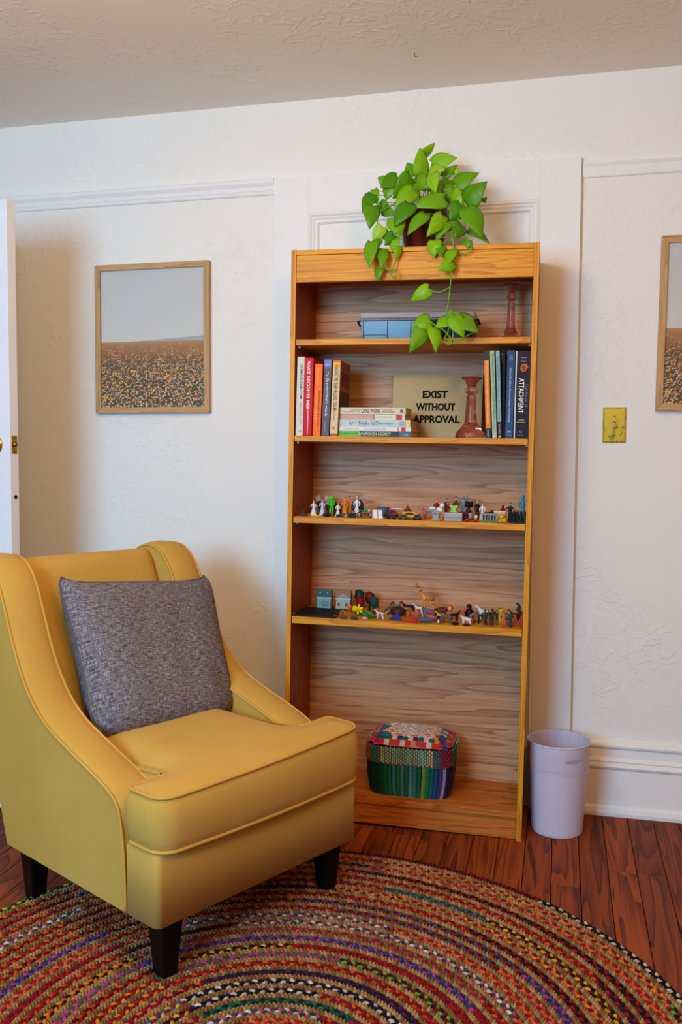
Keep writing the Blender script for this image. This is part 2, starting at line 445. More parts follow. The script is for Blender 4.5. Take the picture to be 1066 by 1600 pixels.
a = on_y(1024.5, 641.5, WY-.02); b = on_y(1034, 368.5, WY-.02)
picture(a.x, a.x+.445, a.z, b.z, 'oak-framed flower field print cut off by the right edge of the photo', .012)

# ------------------------------------------------------------------ LIGHT SWITCH
a = on_y(941.5, 691.8, WY); b = on_y(979, 636.3, WY)
sw = thing('light_switch', 'brass light switch plate with green tarnish beside the oak-framed print', 'switch', T(((a.x+b.x)/2, WY, (a.z+b.z)/2)))
mp_ = bpy.data.materials.new('tarnished_brass'); mp_.use_nodes = True; nt = mp_.node_tree; bb = nt.nodes['Principled BSDF']
tc = N(nt, 'ShaderNodeTexCoord'); nz = N(nt, 'ShaderNodeTexNoise', Scale=26.0, Detail=1.5, Distortion=1.2); nt.links.new(tc.outputs['Object'], nz.inputs['Vector'])
nt.links.new(ramp(nt, nz.outputs['Fac'], [(.56, (206, 184, 56)), (.59, (150, 146, 66)), (.75, (120, 130, 76))]), bb.inputs['Base Color'])
bb.inputs['Metallic'].default_value = .35; bb.inputs['Roughness'].default_value = .3
hw, hh = (b.x-a.x)/2, (b.z-a.z)/2
mb = MB(); e = .005
for (x, z, y) in ((hw, hh, 0), ): pass
vs = [(-hw, 0, -hh), (hw, 0, -hh), (hw, 0, hh), (-hw, 0, hh), (-hw, -.003, -hh), (hw, -.003, -hh), (hw, -.003, hh), (-hw, -.003, hh), (-hw+e, -.0065, -hh+e), (hw-e, -.0065, -hh+e), (hw-e, -.0065, hh-e), (-hw+e, -.0065, hh-e)]
mb.add(vs, [(0, 1, 2, 3)]+[(i, (i+1) % 4, 4+(i+1) % 4, 4+i) for i in range(4)]+[(4+i, 4+(i+1) % 4, 8+(i+1) % 4, 8+i) for i in range(4)]+[(8, 9, 10, 11)])
mb.build('plate', mp_, sw)
MB().box(-.005, .005, -.0075, -.006, -.012, .012).build('toggle_slot', mat('worn_brass', (150, 110, 40)), sw)
MB().box(-.004, .004, -.016, -.006, -.004, .009).build('toggle', mat('almond_plastic', (206, 180, 150), .4), sw, RX(.25), bevel=.001)
for z in (.030, -.030): MB().ell((0, -.0068, z), (.0035, .002, .0035), 0, 10, 5).build('screw', mbrass, sw)

# ------------------------------------------------------------------ BOOKCASE
BW, BH, BD = .7555, 1.8012, .272
ex = Vector((0.99976835, 0.01673467, -0.01353494)).normalized(); ez = Vector((0.01357142, -0.00218202, 0.99990552)).normalized()
en = ez.cross(ex).normalized()
BO = Vector((-0.09771782, 2.74755824, 0)) - ex*BW
MBK = Matrix(((ex.x, en.x, ez.x, BO.x), (ex.y, en.y, ez.y, BO.y), (ex.z, en.z, ez.z, BO.z), (0, 0, 0, 1)))
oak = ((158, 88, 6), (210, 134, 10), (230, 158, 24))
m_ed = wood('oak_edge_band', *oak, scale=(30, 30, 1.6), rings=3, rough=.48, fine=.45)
m_kk = wood('bookcase_oak_shaded', (118, 52, 10), (184, 98, 24), (202, 118, 38), scale=(1.6, 14, 30), rings=4, rough=.5, fine=.45)  # same oak, with the dimmer light near the floor put into its colour
m_bv = wood('bookcase_oak_vertical_shaded', (96, 34, 6), (146, 62, 14), (168, 80, 24), scale=(30, 30, 1.6), rings=4, rough=.48, fine=.45, coat=.0)  # same oak for the side panels, interior shade painted in as darker, redder tones
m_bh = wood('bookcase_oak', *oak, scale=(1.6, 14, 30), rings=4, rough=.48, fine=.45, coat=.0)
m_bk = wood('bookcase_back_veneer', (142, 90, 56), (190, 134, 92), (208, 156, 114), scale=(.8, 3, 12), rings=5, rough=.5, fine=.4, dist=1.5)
bk = thing('bookcase', 'tall orange oak bookcase against the wall right of the yellow armchair', 'bookcase', MBK)
PT = .0155
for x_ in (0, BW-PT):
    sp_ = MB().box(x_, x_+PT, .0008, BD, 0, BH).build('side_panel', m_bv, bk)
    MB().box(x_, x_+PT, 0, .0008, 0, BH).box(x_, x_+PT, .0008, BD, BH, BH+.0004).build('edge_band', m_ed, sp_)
MB().box(PT, BW-PT, BD-.014, BD-.008, .06, BH-.012).build('back_panel', m_bk, bk)
MB().box(PT, BW-PT, .001, BD-.008, 1.786, BH-.001).build('top_board', m_bh, bk, bevel=.001)
MB().box(PT, BW-PT, .004, .022, 1.7025, 1.785).build('header_board', m_bh, bk, bevel=.001)
SH = [1.527, 1.2265, .9715, .6515]
for v, tk in zip(SH, (.018, .018, .020, .0215)):
    s_ = MB().box(PT+.0015, BW-PT-.0015, .006, BD-.015, v-tk, v).build('shelf', m_bh, bk, bevel=.001)
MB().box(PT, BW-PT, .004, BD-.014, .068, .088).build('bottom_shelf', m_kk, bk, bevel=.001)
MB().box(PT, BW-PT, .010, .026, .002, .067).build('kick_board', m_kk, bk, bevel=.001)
m_pin = mat('shelf_pin_metal', (140, 130, 110), .3, .8)
for v, tk in zip(SH, (.018, .018, .020, .0215)):
    for u in (PT, BW-PT):
        sg = 1 if u < .3 else -1
        MB().box(min(u, u+sg*.009), max(u, u+sg*.009), .03, .036, v-tk-.006, v-tk-.0005).build('shelf_pin', m_pin, bk)
bkn = en
def uvd(x, y, dep):
    v = on_plane(x, y, BO+en*dep, en)-BO-en*dep
    return v.dot(ex), v.dot(ez)
def U(x, v, dep):
    """bookcase-local u whose image column is x at height v and depth dep"""
    lo, hi = -.4, 1.2
    for _ in range(30):
        mid = (lo+hi)/2; P = BO+ex*mid+en*dep+ez*v-EYE
        if 533+F*P.dot(cr)/P.dot(cf) < x: lo = mid
        else: hi = mid
    return lo
def K(u, dep, v, rz=0): return MBK @ T((u, dep, v)) @ RZ(rz)
def PXM(dep, v=1.0):      # metres per pixel there
    P = BO+ex*.35+en*dep+ez*v-EYE
    return P.dot(cf)/F
exec_order = []

# ------------------------------------------------------------------ ARMCHAIR
CC = Vector((-.6833, 2.0247, 0)); TH = math.radians(-28.3)
MC = T((CC.x, CC.y, .0105)) @ RZ(TH)
MCi = MC.inverted()
def fabric(name, c1, c2, scale=900, bump=.12, rough=.9, sheen=.04):
    m = bpy.data.materials.new(name); m.use_nodes = True
    nt = m.node_tree; b = nt.nodes['Principled BSDF']; b.inputs['Roughness'].default_value = rough; b.inputs['Sheen Weight'].default_value = sheen
    b.inputs['Specular IOR Level'].default_value = .2
    tc = N(nt, 'ShaderNodeTexCoord'); n1 = N(nt, 'ShaderNodeTexNoise', Scale=float(scale), Detail=2); nt.links.new(tc.outputs['Object'], n1.inputs['Vector'])
    n2 = N(nt, 'ShaderNodeTexNoise', Scale=5.0, Detail=3); nt.links.new(tc.outputs['Object'], n2.inputs['Vector'])
    f = mix(nt, .3, n2.outputs['Fac'], n1.outputs['Fac'])
    nt.links.new(ramp(nt, f, [(.35, c1), (.65, c2)]), b.inputs['Base Color'])
    bp = N(nt, 'ShaderNodeBump', Strength=bump, Distance=.001); nt.links.new(n1.outputs['Fac'], bp.inputs['Height']); nt.links.new(bp.outputs[0], b.inputs['Normal'])
    return m
m_yel = fabric('yellow_upholstery', (194, 150, 64), (204, 160, 76))
m_pip = fabric('yellow_piping', (196, 146, 58), (210, 162, 74))
m_blk = mat('black_lacquer', (14, 12, 12), .35)
ch = thing('armchair', 'yellow upholstered armchair with sloping arms and black legs on the braided rug', 'armchair', MC)
HWD = .325; AW = .105

def catmull(pts, n=8):
    out = []
    P = [pts[0]]+list(pts)+[pts[-1]]
    for i in range(1, len(P)-2):
        for k in range(n):
            t = k/n; r = []
            for a, b, c, d_ in zip(P[i-1], P[i], P[i+1], P[i+2]):
                r.append(.5*((2*b)+(-a+c)*t+(2*a-5*b+4*c-d_)*t*t+(-a+3*b-3*c+d_)*t**3))
            out.append(tuple(r))
    out.append(tuple(pts[-1])); return out
def arm_profile(dz, da):
    top = [(-.099, .142), (-.104, .26), (-.118, .360+dz), (-.136, .395+dz), (-.175, .418+dz), (-.25, .445+dz), (-.34, .474+dz*.9), (-.42, .505+dz*.9), (-.49, .550+dz*.8), (-.545, .612+dz*.6), (-.585, .680+dz*.5),
           (-.618, .750+dz*.3), (-.648, .810+dz*.2), (-.680, .852), (-.72, .876), (-.77, .882), (-.815, .868), (-.832, .84)]
    top = [(a+da*min(1, max(0, (z-.15)*5)), z) for a, z in top]
    return catmull(top, 5)
def offset_poly(pts, off):
    out = []; n = len(pts)
    for i in range(n):
        a = Vector(pts[max(i-1, 0)]); b = Vector(pts[min(i+1, n-1)]); t = (b-a).normalized()
        nrm = Vector((t.y, -t.x)); p = Vector(pts[i])
        out.append(p+nrm*off)
    return out
for sgn, dz, da in ((-1, -.012, 0.0), (1, .012, .0)):
    top = arm_profile(dz, da)
    back = [(-.80, .70), (-.735, .48), (-.665, .25), (-.628, .142)]
    poly = top+back
    nt_ = len(top)
    st = [(HWD, 0), (HWD-.006, .004), (HWD-.025, .0085), (HWD-AW/2, .011), (HWD-AW+.025, .0085), (HWD-AW+.006, .004), (HWD-AW, 0)]
    vs = []; n = len(poly)
    off = lambda o: [p for p in offset_poly(top, o)]+[Vector(q) for q in back]
    for b_, o_ in st:
        # normal must point outwards (up/forward)
        pp = off(o_)
        if o_ and (pp[10].y < top[10][1]): pp = off(-o_)
        # the front vertical part stays flat
        for i, q in enumerate(pp):
            if i < 10: q = Vector((top[i][0]+ (o_*.6), q.y if i > 0 else top[i][1]))
            vs.append((q.x, sgn*b_, q.y))
    fs = []
    for i in range(len(st)-1):
        for k in range(n): fs.append((i*n+k, i*n+(k+1) % n, (i+1)*n+(k+1) % n, (i+1)*n+k))
    mb = MB(); mb.add(vs, fs, 0, True)
    mb.add([vs[k] for k in range(n)], [tuple(range(n))], 0, False); mb.add([vs[(len(st)-1)*n+k] for k in range(n)], [tuple(range(n))], 0, False)
    mb.build('arm', m_yel, ch, merge=False)
    for b_ in (HWD, HWD-AW):
        MB().tube([(a+.002, sgn*b_, z+.001) for a, z in top], .0036, 8).build('piping', m_pip, ch)
# back
prof_b = catmull([(-.50, .30), (-.548, .45), (-.612, .60), (-.672, .73), (-.708, .81), (-.728, .850), (-.757, .872), (-.795, .868), (-.82, .845), (-.805, .70), (-.735, .46), (-.665, .23), (-.630, .142)], 4)
mb = MB(); hb = HWD-AW-.003
def backf(u, v):
    i = v*(len(prof_b)-1); k = int(min(i, len(prof_b)-2)); t = i-k
    a = prof_b[k][0]*(1-t)+prof_b[k+1][0]*t; z = prof_b[k][1]*(1-t)+prof_b[k+1][1]*t
    b_ = (u*2-1)
    bul = .012*(1-b_**4)*(1 if a > -.75 and z > .3 and k < len(prof_b)*.5 else 0)
    edge = -.012*max(0, (abs(b_)-.93)/.07)**2 if k < len(prof_b)*.65 else 0
    return (a+bul+edge, b_*hb, z)
mb.grid(backf, 25, len(prof_b)*2)
mb.build('backrest', m_yel, ch)
# rear closing + T outline pieces
def rounded_T(hw_in, a_back, a_step, hw, a_front, r, rs=.018, bow=.0):
    pts = []
    def arc(cx, cy, rr, t0, t1, n=7):
        for i in range(n+1):
            t = t0+(t1-t0)*i/n; pts.append((cx+rr*math.cos(t), cy+rr*math.sin(t)))
    pts.append((a_back, -hw_in)); 
    arc(a_step-rs, -hw_in-rs, rs, PI/2, 0, 4)
    arc(a_step+rs, -hw+rs, rs, PI, 1.5*PI, 5)
    arc(a_front-r, -hw+r, r, -PI/2, 0, 7)
    for k in range(1, 8):
        b_ = -hw+r+(2*hw-2*r)*k/8; pts.append((a_front+bow*(1-(b_/(hw-r))**2), b_))
    arc(a_front-r, hw-r, r, 0, PI/2, 7)
    arc(a_step+rs, hw-rs, rs, PI/2, PI, 5)
    arc(a_step-rs, hw_in+rs, rs, 0, -PI/2, 4)
    pts.append((a_back, hw_in))
    return pts
def inset(pts, d_):
    n = len(pts); out = []
    for i in range(n):
        a = Vector(pts[i-1]); b = Vector(pts[(i+1) % n]); c = Vector(pts[i]); t = (b-a)
        t = t.normalized() if t.length > 1e-9 else Vector((1, 0)); out.append((c.x-t.y*d_, c.y+t.x*d_))
    return out
def stack_rings(mb, rings, mi=0, cap=True):
    n = len(rings[0][0]); vs = []
    for pts, z in rings:
        for k, p in enumerate(pts): vs.append((p[0], p[1], z(p) if callable(z) else z))
    fs = []
    for i in range(len(rings)-1):
        for k in range(n): fs.append((i*n+k, i*n+(k+1) % n, (i+1)*n+(k+1) % n, (i+1)*n+k))
    mb.add(vs, fs, mi, True)
    mb.add(vs[:n], [tuple(range(n))[::-1]], mi, True); 
    if cap: mb.add(vs[-n:], [tuple(range(n))], mi, True)
# base
ob = rounded_T(HWD-AW-.002, -.60, -.094, HWD, .018, .016, .004)
mb = MB(); stack_rings(mb, [(ob, .142), (ob, .296), (inset(ob, .004), .303)]); mb.build('base', m_yel, ch)
oc = rounded_T(HWD-AW-.004, -.535, -.086, HWD-.002, .036, .048, .014, .010)
def seatz(a, b_, z):
    """seat sinks beside the arms and sits a little lower on its left"""
    k = max(0, min(1, (z-.30)/.14)); s_ = max(0, min(1, 1-(HWD-AW-abs(b_))/.08)) if abs(b_) < HWD-AW+.004 else 1
    return z+k*(.034*b_-(.045*s_*s_*min(1, max(0, (-.094-a)/.05))))
crown = lambda k: (lambda p: .443+k*max(0, 1-(p[1]/.33)**2)**.6)
mb = MB(); stack_rings(mb, [(r_, (lambda p, z=z_: seatz(p[0], p[1], z))) for r_, z_ in ((inset(oc, .006), .306), (oc, .311), (inset(oc, -.007), .335), (inset(oc, -.011), .375), (inset(oc, -.008), .415), (oc, .437), (inset(oc, .006), .4418))], cap=False)
# domed top as grid
oi = inset(oc, .0055)
def bounds(b_):
    xs = []
    for k in range(len(oi)):
        p, q = oi[k-1], oi[k]
        if (p[1]-b_)*(q[1]-b_) <= 0 and abs(p[1]-q[1]) > 1e-9: xs.append(p[0]+(q[0]-p[0])*(b_-p[1])/(q[1]-p[1]))
    return min(xs), max(xs)
def crownz(a, b_):
    d_ = 9
    for k in range(len(oi)):
        p, q = Vector(oi[k-1]), Vector(oi[k]); pq = q-p
        t_ = max(0, min(1, (Vector((a, b_))-p).dot(pq)/max(pq.length_squared, 1e-12))); d_ = min(d_, (Vector((a, b_))-p-pq*t_).length)
    t_ = min(1, d_/.13)
    return .4415+.017*(1-(1-t_)**2.2)
astep = -.086; bmx = max(p[1] for p in oi)-.0004; hin = HWD-AW+.006
def fr_(u, v):
    b_ = math.sin((u*2-1)*PI/2)*bmx; lo, hi = bounds(b_); lo = max(lo, astep)
    a = lo+(hi-lo)*v; return (a, b_, seatz(a, b_, crownz(a, b_)))
def rr_(u, v):
    b_ = (u*2-1)*hin; a = oi[0][0]+.001+(astep+.004-oi[0][0])*v; return (a, b_, seatz(a, b_, crownz(a, b_)))
mb.grid(fr_, 61, 13); mb.grid(rr_, 41, 25)
for sg in (-1, 1): mb.grid(lambda u, v: ((lambda a: (a, sg*(hin-.0003*v), seatz(a, sg*hin, crownz(a, sg*hin))-v*.05))(oi[0][0]+.001+(astep+.004-oi[0][0])*u)), 20, 3)
seat = mb.build('seat_cushion', m_yel, ch, merge=False)
for z in (.4385, .3095):
    MB().tube([(p[0], p[1], seatz(p[0], p[1], z)) for p in inset(oc, -.001)], .0042, 8, closed=True).build('piping', m_pip, seat)
def leg(a_, b_, sa, sb, zf=0.0):
    mb = MB(); t0, t1 = .030, .019
    vs = [(a_+sx*t1+sa*0, b_+sy*t1, zf) for sx, sy in ((-1, -1), (1, -1), (1, 1), (-1, 1))]+[(a_+sa*.004+sx*t0, b_+sb*.004+sy*t0, .145) for sx, sy in ((-1, -1), (1, -1), (1, 1), (-1, 1))]
    mb.add(vs, [(3, 2, 1, 0), (4, 5, 6, 7), (0, 1, 5, 4), (1, 2, 6, 5), (2, 3, 7, 6), (3, 0, 4, 7)])
    mb.build('leg', m_blk, ch, bevel=.002)
leg(-.038, -.262, 0, 0); leg(-.055, .285, 0, 0); leg(-.60, -.262, 0, 0, -.0102); leg(-.60, .262, 0, 0, -.0102)

# ------------------------------------------------------------------ PILLOW
def tweed():
    m = bpy.data.materials.new('grey_tweed'); m.use_nodes = True; nt = m.node_tree; b = nt.nodes['Principled BSDF']
    b.inputs['Roughness'].default_value = .9; b.inputs['Specular IOR Level'].default_value = .1
    tc = N(nt, 'ShaderNodeTexCoord'); sp = N(nt, 'ShaderNodeVectorMath', operation='MULTIPLY')
    fs_ = []
    for sc in ((24, 190, 70), (210, 30, 70)):
        mp = N(nt, 'ShaderNodeMapping'); mp.inputs['Scale'].default_value = sc; nt.links.new(tc.outputs['UV'], mp.inputs['Vector'])
        n = N(nt, 'ShaderNodeTexNoise', Scale=1.0, Detail=2, Roughness=.6); nt.links.new(mp.outputs[0], n.inputs['Vector']); fs_.append(n.outputs['Fac'])
    f = mix(nt, .45, fs_[0], fs_[1])
    nt.links.new(ramp(nt, f, [(.36, (56, 50, 56)), (.50, (112, 104, 110)), (.64, (166, 158, 160))]), b.inputs['Base Color'])
    wv = N(nt, 'ShaderNodeTexChecker', Scale=260.0); nt.links.new(tc.outputs['UV'], wv.inputs['Vector'])
    h = mix(nt, .5, f, wv.outputs['Fac'])
    bp = N(nt, 'ShaderNodeBump', Strength=.5, Distance=.0012); nt.links.new(h, bp.inputs['Height']); nt.links.new(bp.outputs[0], b.inputs['Normal'])
    return m
m_tw = tweed()
Adir = (MC.to_3x3() @ Vector((1, 0, 0))); 
def chair_front(x, y, a_): return MCi @ on_plane(x, y, MC @ Vector((a_, 0, 0)), Adir)
cTL, cTR, cBL, cBR = chair_front(80, 890, -.62), chair_front(326, 889, -.62), chair_front(146, 1163, -.40), chair_front(368, 1121, -.375)
PN = 33
pc = (cTL+cTR+cBL+cBR)/4
pn = ((cTR-cTL).cross(cTL-cBL)).normalized()
if pn.x < 0: pn = -pn
def pil(s, t, side):
    P = cBL*(1-s)*(1-t)+cBR*s*(1-t)+cTL*(1-s)*t+cTR*s*t
    X, Y = 2*s-1, 2*t-1
    th = .066*(max(0, 1-X**6)*max(0, 1-Y**6))**.5*(1+.35*(1-t))*(1-.25*abs(X*Y)**2)
    # edges pulled in between the corners
    ux = (cBR-cBL).normalized(); uy = (cTL-cBL).normalized()
    k_ = 1-.10*abs(X*Y)**6
    P = pc+(P-pc)*k_
    P = P - ux*(.020*X*(1-Y*Y)) - uy*(.034*Y*(1-X**6)*(1.2 if Y > 0 else .0))
    wr = .0035*math.sin(9*X+5*Y)*math.sin(6*Y-3*X)*(1-X**2)*(1-Y**2)
    cr_ = -.012*math.exp(-((X-.72)**2*40+(Y+.55+.6*(X-.72))**2*60)) if side > 0 else 0
    return P + pn*(side*th+wr+cr_)
me = bpy.data.meshes.new('cushion'); vs = []; fs = []; uvs = []
for side in (1, -1):
    o = len(vs)
    for i in range(PN):
        for j in range(PN): vs.append(tuple(pil(i/(PN-1), j/(PN-1), side))); uvs.append((i/(PN-1), j/(PN-1)))
    for i in range(PN-1):
        for j in range(PN-1):
            q = (o+i*PN+j, o+(i+1)*PN+j, o+(i+1)*PN+j+1, o+i*PN+j+1); fs.append(q if side > 0 else q[::-1])
me.from_pydata(vs, [], fs); uvl = me.uv_layers.new(name='UVMap')
uvl.data.foreach_set('uv', [c for l in me.loops for c in uvs[l.vertex_index]])
me.polygons.foreach_set('use_smooth', [True]*len(me.polygons)); me.materials.append(m_tw)
pilo = bpy.data.objects.new('throw_pillow', me); COL.objects.link(pilo); pilo.matrix_world = MC
tag(pilo, 'square grey tweed throw pillow leaning on the back of the yellow armchair', 'pillow')
ed = [pil(i/24, 0, 0) for i in range(25)]+[pil(1, i/24, 0) for i in range(1, 25)]+[pil(1-i/24, 1, 0) for i in range(1, 25)]+[pil(0, 1-i/24, 0) for i in range(1, 24)]
MB().tube(ed, .004, 6, closed=True).build('piping', mat('grey_piping', (92, 86, 90), .9, bump=.3), pilo)

# ------------------------------------------------------------------ RUG
RC = Vector((-.544, 1.643, 0)); RR = .897
jute = [(164, 120, 76), (146, 104, 60), (178, 134, 88), (128, 88, 50)]
PAL = {'red': (176, 26, 34), 'crimson': (140, 14, 30), 'maroon': (84, 12, 22), 'black': (22, 18, 24), 'navy': (24, 28, 60), 'blue': (52, 96, 150), 'sky': (110, 140, 176), 'orange': (226, 92, 24),
       'amber': (236, 150, 30), 'yellow': (236, 196, 40), 'green': (30, 120, 50), 'lime': (110, 180, 50), 'olive': (110, 110, 40), 'teal': (16, 84, 84), 'pink': (214, 70, 110), 'magenta': (196, 60, 150), 'lilac': (160, 120, 190), 'white': (226, 216, 204), 'coral': (232, 110, 90), 'purple': (74, 40, 110), 'brown': (96, 48, 28), 'grey': (140, 140, 140)}
combos = [('red', 'crimson', 'orange'), ('red', 'orange', 'crimson'), ('red', 'red', 'maroon'), ('crimson', 'amber', 'red'), ('maroon', 'crimson', 'orange'), ('maroon', 'red', 'navy'), ('crimson', 'red', 'coral'), ('orange', 'red', 'maroon'), ('crimson', 'maroon', 'black'), ('red', 'orange', 'amber'), ('red', 'maroon', 'black'), ('red', 'crimson', 'orange'), ('maroon', 'crimson', 'red'), ('amber', 'orange', 'black'), ('blue', 'red', 'maroon'), ('pink', 'red', 'olive'), ('teal', 'green', 'navy'),
          ('teal', 'white', 'pink'), ('navy', 'black', 'white'), ('red', 'crimson', 'teal'), ('purple', 'blue', 'magenta'), ('yellow', 'red', 'blue'), ('yellow', 'black', 'crimson'), ('orange', 'coral', 'red'), ('crimson', 'coral', 'amber'), ('lime', 'navy', 'crimson'),
          ('magenta', 'pink', 'green'), ('navy', 'purple', 'maroon'), ('olive', 'teal', 'blue'), ('red', 'grey', 'green'), ('black', 'maroon', 'red'), ('pink', 'navy', 'teal'), ('red', 'red', 'crimson')]
m_rug = bpy.data.materials.new('braided_fibre'); m_rug.use_nodes = True; nt = m_rug.node_tree; b = nt.nodes['Principled BSDF']; b.inputs['Roughness'].default_value = .85; b.inputs['Specular IOR Level'].default_value = .15
at_ = N(nt, 'ShaderNodeAttribute', attribute_name='Col'); tc = N(nt, 'ShaderNodeTexCoord'); nz = N(nt, 'ShaderNodeTexNoise', Scale=900.0, Detail=2); nt.links.new(tc.outputs['Object'], nz.inputs['Vector'])
nt.links.new(mix(nt, .35, at_.outputs['Color'], mix(nt, 1.0, at_.outputs['Color'], ramp(nt, nz.outputs['Fac'], [(.3, (110, 110, 110)), (.7, (255, 255, 255))]), 'MULTIPLY')), b.inputs['Base Color'])
bp = N(nt, 'ShaderNodeBump', Strength=.3, Distance=.0008); nt.links.new(nz.outputs['Fac'], bp.inputs['Height']); nt.links.new(bp.outputs[0], b.inputs['Normal'])
rug = thing('braided_rug', 'round multicoloured braided rag and jute rug under the yellow armchair', 'rug', loc=RC)
MB().lathe([(0, 0), (RR-.006, 0), (RR-.004, .003), (RR-.008, .0045), (0, .0045)], 96).build('backing', mat('rug_backing', (70, 50, 32), .95), rug)
# unit lobe
LS = 8
lob = [(math.cos(2*PI*k/LS), math.sin(2*PI*k/LS), 0) for k in range(LS)]+[(.8*math.cos(2*PI*k/LS), .8*math.sin(2*PI*k/LS), .62) for k in range(LS)]+[(.42*math.cos(2*PI*k/LS), .42*math.sin(2*PI*k/LS), .93) for k in range(LS)]+[(0, 0, 1)]
lobv = np.array(lob); lf = []
for r_ in range(2):
    for k in range(LS): lf.append((r_*LS+k, r_*LS+(k+1) % LS, (r_+1)*LS+(k+1) % LS, (r_+1)*LS+k))
lt = [(2*LS+k, 2*LS+(k+1) % LS, 3*LS) for k in range(LS)]
def ring_mesh(name, specs, kind=None):
    """specs: list of (angle, radius, half length, half width, height, twist, colour)"""
    n = len(specs); A = np.array([s[:6] for s in specs]); C = np.array([s[6] for s in specs])
    V = lobv[None].repeat(n, 0).astype(float)
    x = V[:, :, 0]*A[:, 2:3]; y = V[:, :, 1]*A[:, 3:4]; z = V[:, :, 2]*A[:, 4:5]+.003
    t = A[:, 5:6]; lx = x*np.cos(t)-y*np.sin(t); ly = x*np.sin(t)+y*np.cos(t)      # lx along tangent, ly radial
    an = A[:, 0:1]; rad = A[:, 1:2]+ly; th = an+lx/np.maximum(A[:, 1:2], .02)
    kk = 1-np.clip(A[:, 1:2]/RR, 0, 1)**1.6
    P = np.stack([rad*np.cos(th)+.029*kk, rad*np.sin(th)-.088*kk, z], -1).reshape(-1, 3)
    nv = len(lobv); q = (np.array(lf)[None]+(np.arange(n)*nv)[:, None, None]).reshape(-1, 4); tr = (np.array(lt)[None]+(np.arange(n)*nv)[:, None, None]).reshape(-1, 3)
    me = bpy.data.meshes.new(name); me.vertices.add(len(P)); me.vertices.foreach_set('co', P.ravel())
    li = np.concatenate([q.ravel(), tr.ravel()]); me.loops.add(len(li)); me.loops.foreach_set('vertex_index', li)
    ls = np.concatenate([np.arange(len(q))*4, len(q)*4+np.arange(len(tr))*3]); me.polygons.add(len(ls)); me.polygons.foreach_set('loop_start', ls)
    me.polygons.foreach_set('use_smooth', [True]*len(ls))
    me.update(calc_edges=True)
    ca = me.color_attributes.new('Col', 'FLOAT_COLOR', 'POINT'); cc = np.ones((len(P), 4)); cc[:, :3] = C.repeat(nv, 0)
    ca.data.foreach_set('color', cc.ravel()); me.materials.append(m_rug)
    o = bpy.data.objects.new(name, me); COL.objects.link(o); o.parent = rug
    return o
NP = 27; pitch = RR/NP
rnd = random.Random(11)
def L3(c): return lin(c)[:3]
for ip in range(NP):
    rc = RR-(ip+.30)*pitch; rj = RR-(ip+.80)*pitch
    if ip == 0: rc = RR-.3*pitch
    # coloured braid: two rows of slanted strands
    if rc > .012:
        st_ = .0135; n = max(6, int(2*PI*rc/st_)); sp = []; left = 0; cmb = None
        for k in range(n):
            if left <= 0:
                cmb = rnd.choice(combos); left = rnd.randint(20, 90)
                if ip == 0: cmb = rnd.choice([('black', 'white', 'navy'), ('maroon', 'crimson', 'maroon'), ('black', 'white', 'black'), ('yellow', 'green', 'navy'), ('maroon', 'maroon', 'crimson')])
                cmb = list(cmb); rnd.shuffle(cmb)
            left -= 1
            for row in (0, 1):
                c = L3(PAL[cmb[(k+row*2) % 3]]); f = rnd.uniform(.5, .9)
                c = tuple(min(1, x*f) for x in c)
                an = (k+.5*row)*2*PI/n+PI/2+1.0
                sp.append((an, rc+(row-.5)*.0084, .0094, .0052, rnd.uniform(.0062, .0078), (.55 if row else -.55), c))
        ring_mesh('rag_braid', sp)
    if rj > .01:
        st_ = .0095; n = max(5, int(2*PI*rj/st_)); sp = []
        for k in range(n):
            c = L3(rnd.choice(jute)); an = k*2*PI/n
            for row in (0, 1):
                f = rnd.uniform(.85, 1.1)
                sp.append(((k+.5*row)*2*PI/n, rj+(row-.5)*.0050, .0066, .0038, .0088 if row else .0082, (.62 if row else -.62), tuple(x*f for x in c)))
        ring_mesh('jute_braid', sp)

# ------------------------------------------------------------------ BIN
m_bin = mat('lilac_white_enamel', (206, 194, 210), .35, vary=.02)
bc_ = Vector((.0075, 2.872, 0)); bH = .288
bn = thing('waste_bin', 'white waste bin with a clear bag liner on the floor right of the bookcase', 'bin', loc=(bc_.x, bc_.y, 0))
r_b, r_t = .078, .0965
SEG, RG = 192, 130
def binr(z): return r_b+(r_t-r_b)*(z/bH)**.9
vs = []; fs = []
hang, hz, ha, hb2 = -PI/2+.55, .244, .030/r_t, .0065      # hand hole
for i in range(RG+1):
    z = .006+(bH-.006)*i/RG
    for k in range(SEG):
        a = 2*PI*k/SEG; vs.append([a, z])
def inhole(a, z):
    d_ = (a-hang+PI) % (2*PI)-PI; return (abs(d_)/ha)**2.6+(abs(z-hz)/hb2)**2.6
cells = []
for i in range(RG):
    for k in range(SEG):
        ids = (i*SEG+k, i*SEG+(k+1) % SEG, (i+1)*SEG+(k+1) % SEG, (i+1)*SEG+k)
        am = 2*PI*(k+.5)/SEG; zm = .006+(bH-.006)*(i+.5)/RG
        if inhole(am, zm) > 1: cells.append(ids)
P3 = [(binr(z)*math.cos(a), binr(z)*math.sin(a), z) for a, z in vs]
mb = MB(); mb.add(P3, cells, 0, True)
mb.lathe([(0, .004), (r_b-.002, .0), (r_b+.0005, .006)], SEG)
body = mb.build('bin_body', m_bin, bn)
so = body.modifiers.new('wall', 'SOLIDIFY'); so.thickness = .0018; so.offset = -1
MB().tube([((r_t+.0003)*math.cos(2*PI*k/64), (r_t+.0003)*math.sin(2*PI*k/64), bH) for k in range(64)], .0022, 8, closed=True).build('rim', m_bin, bn)
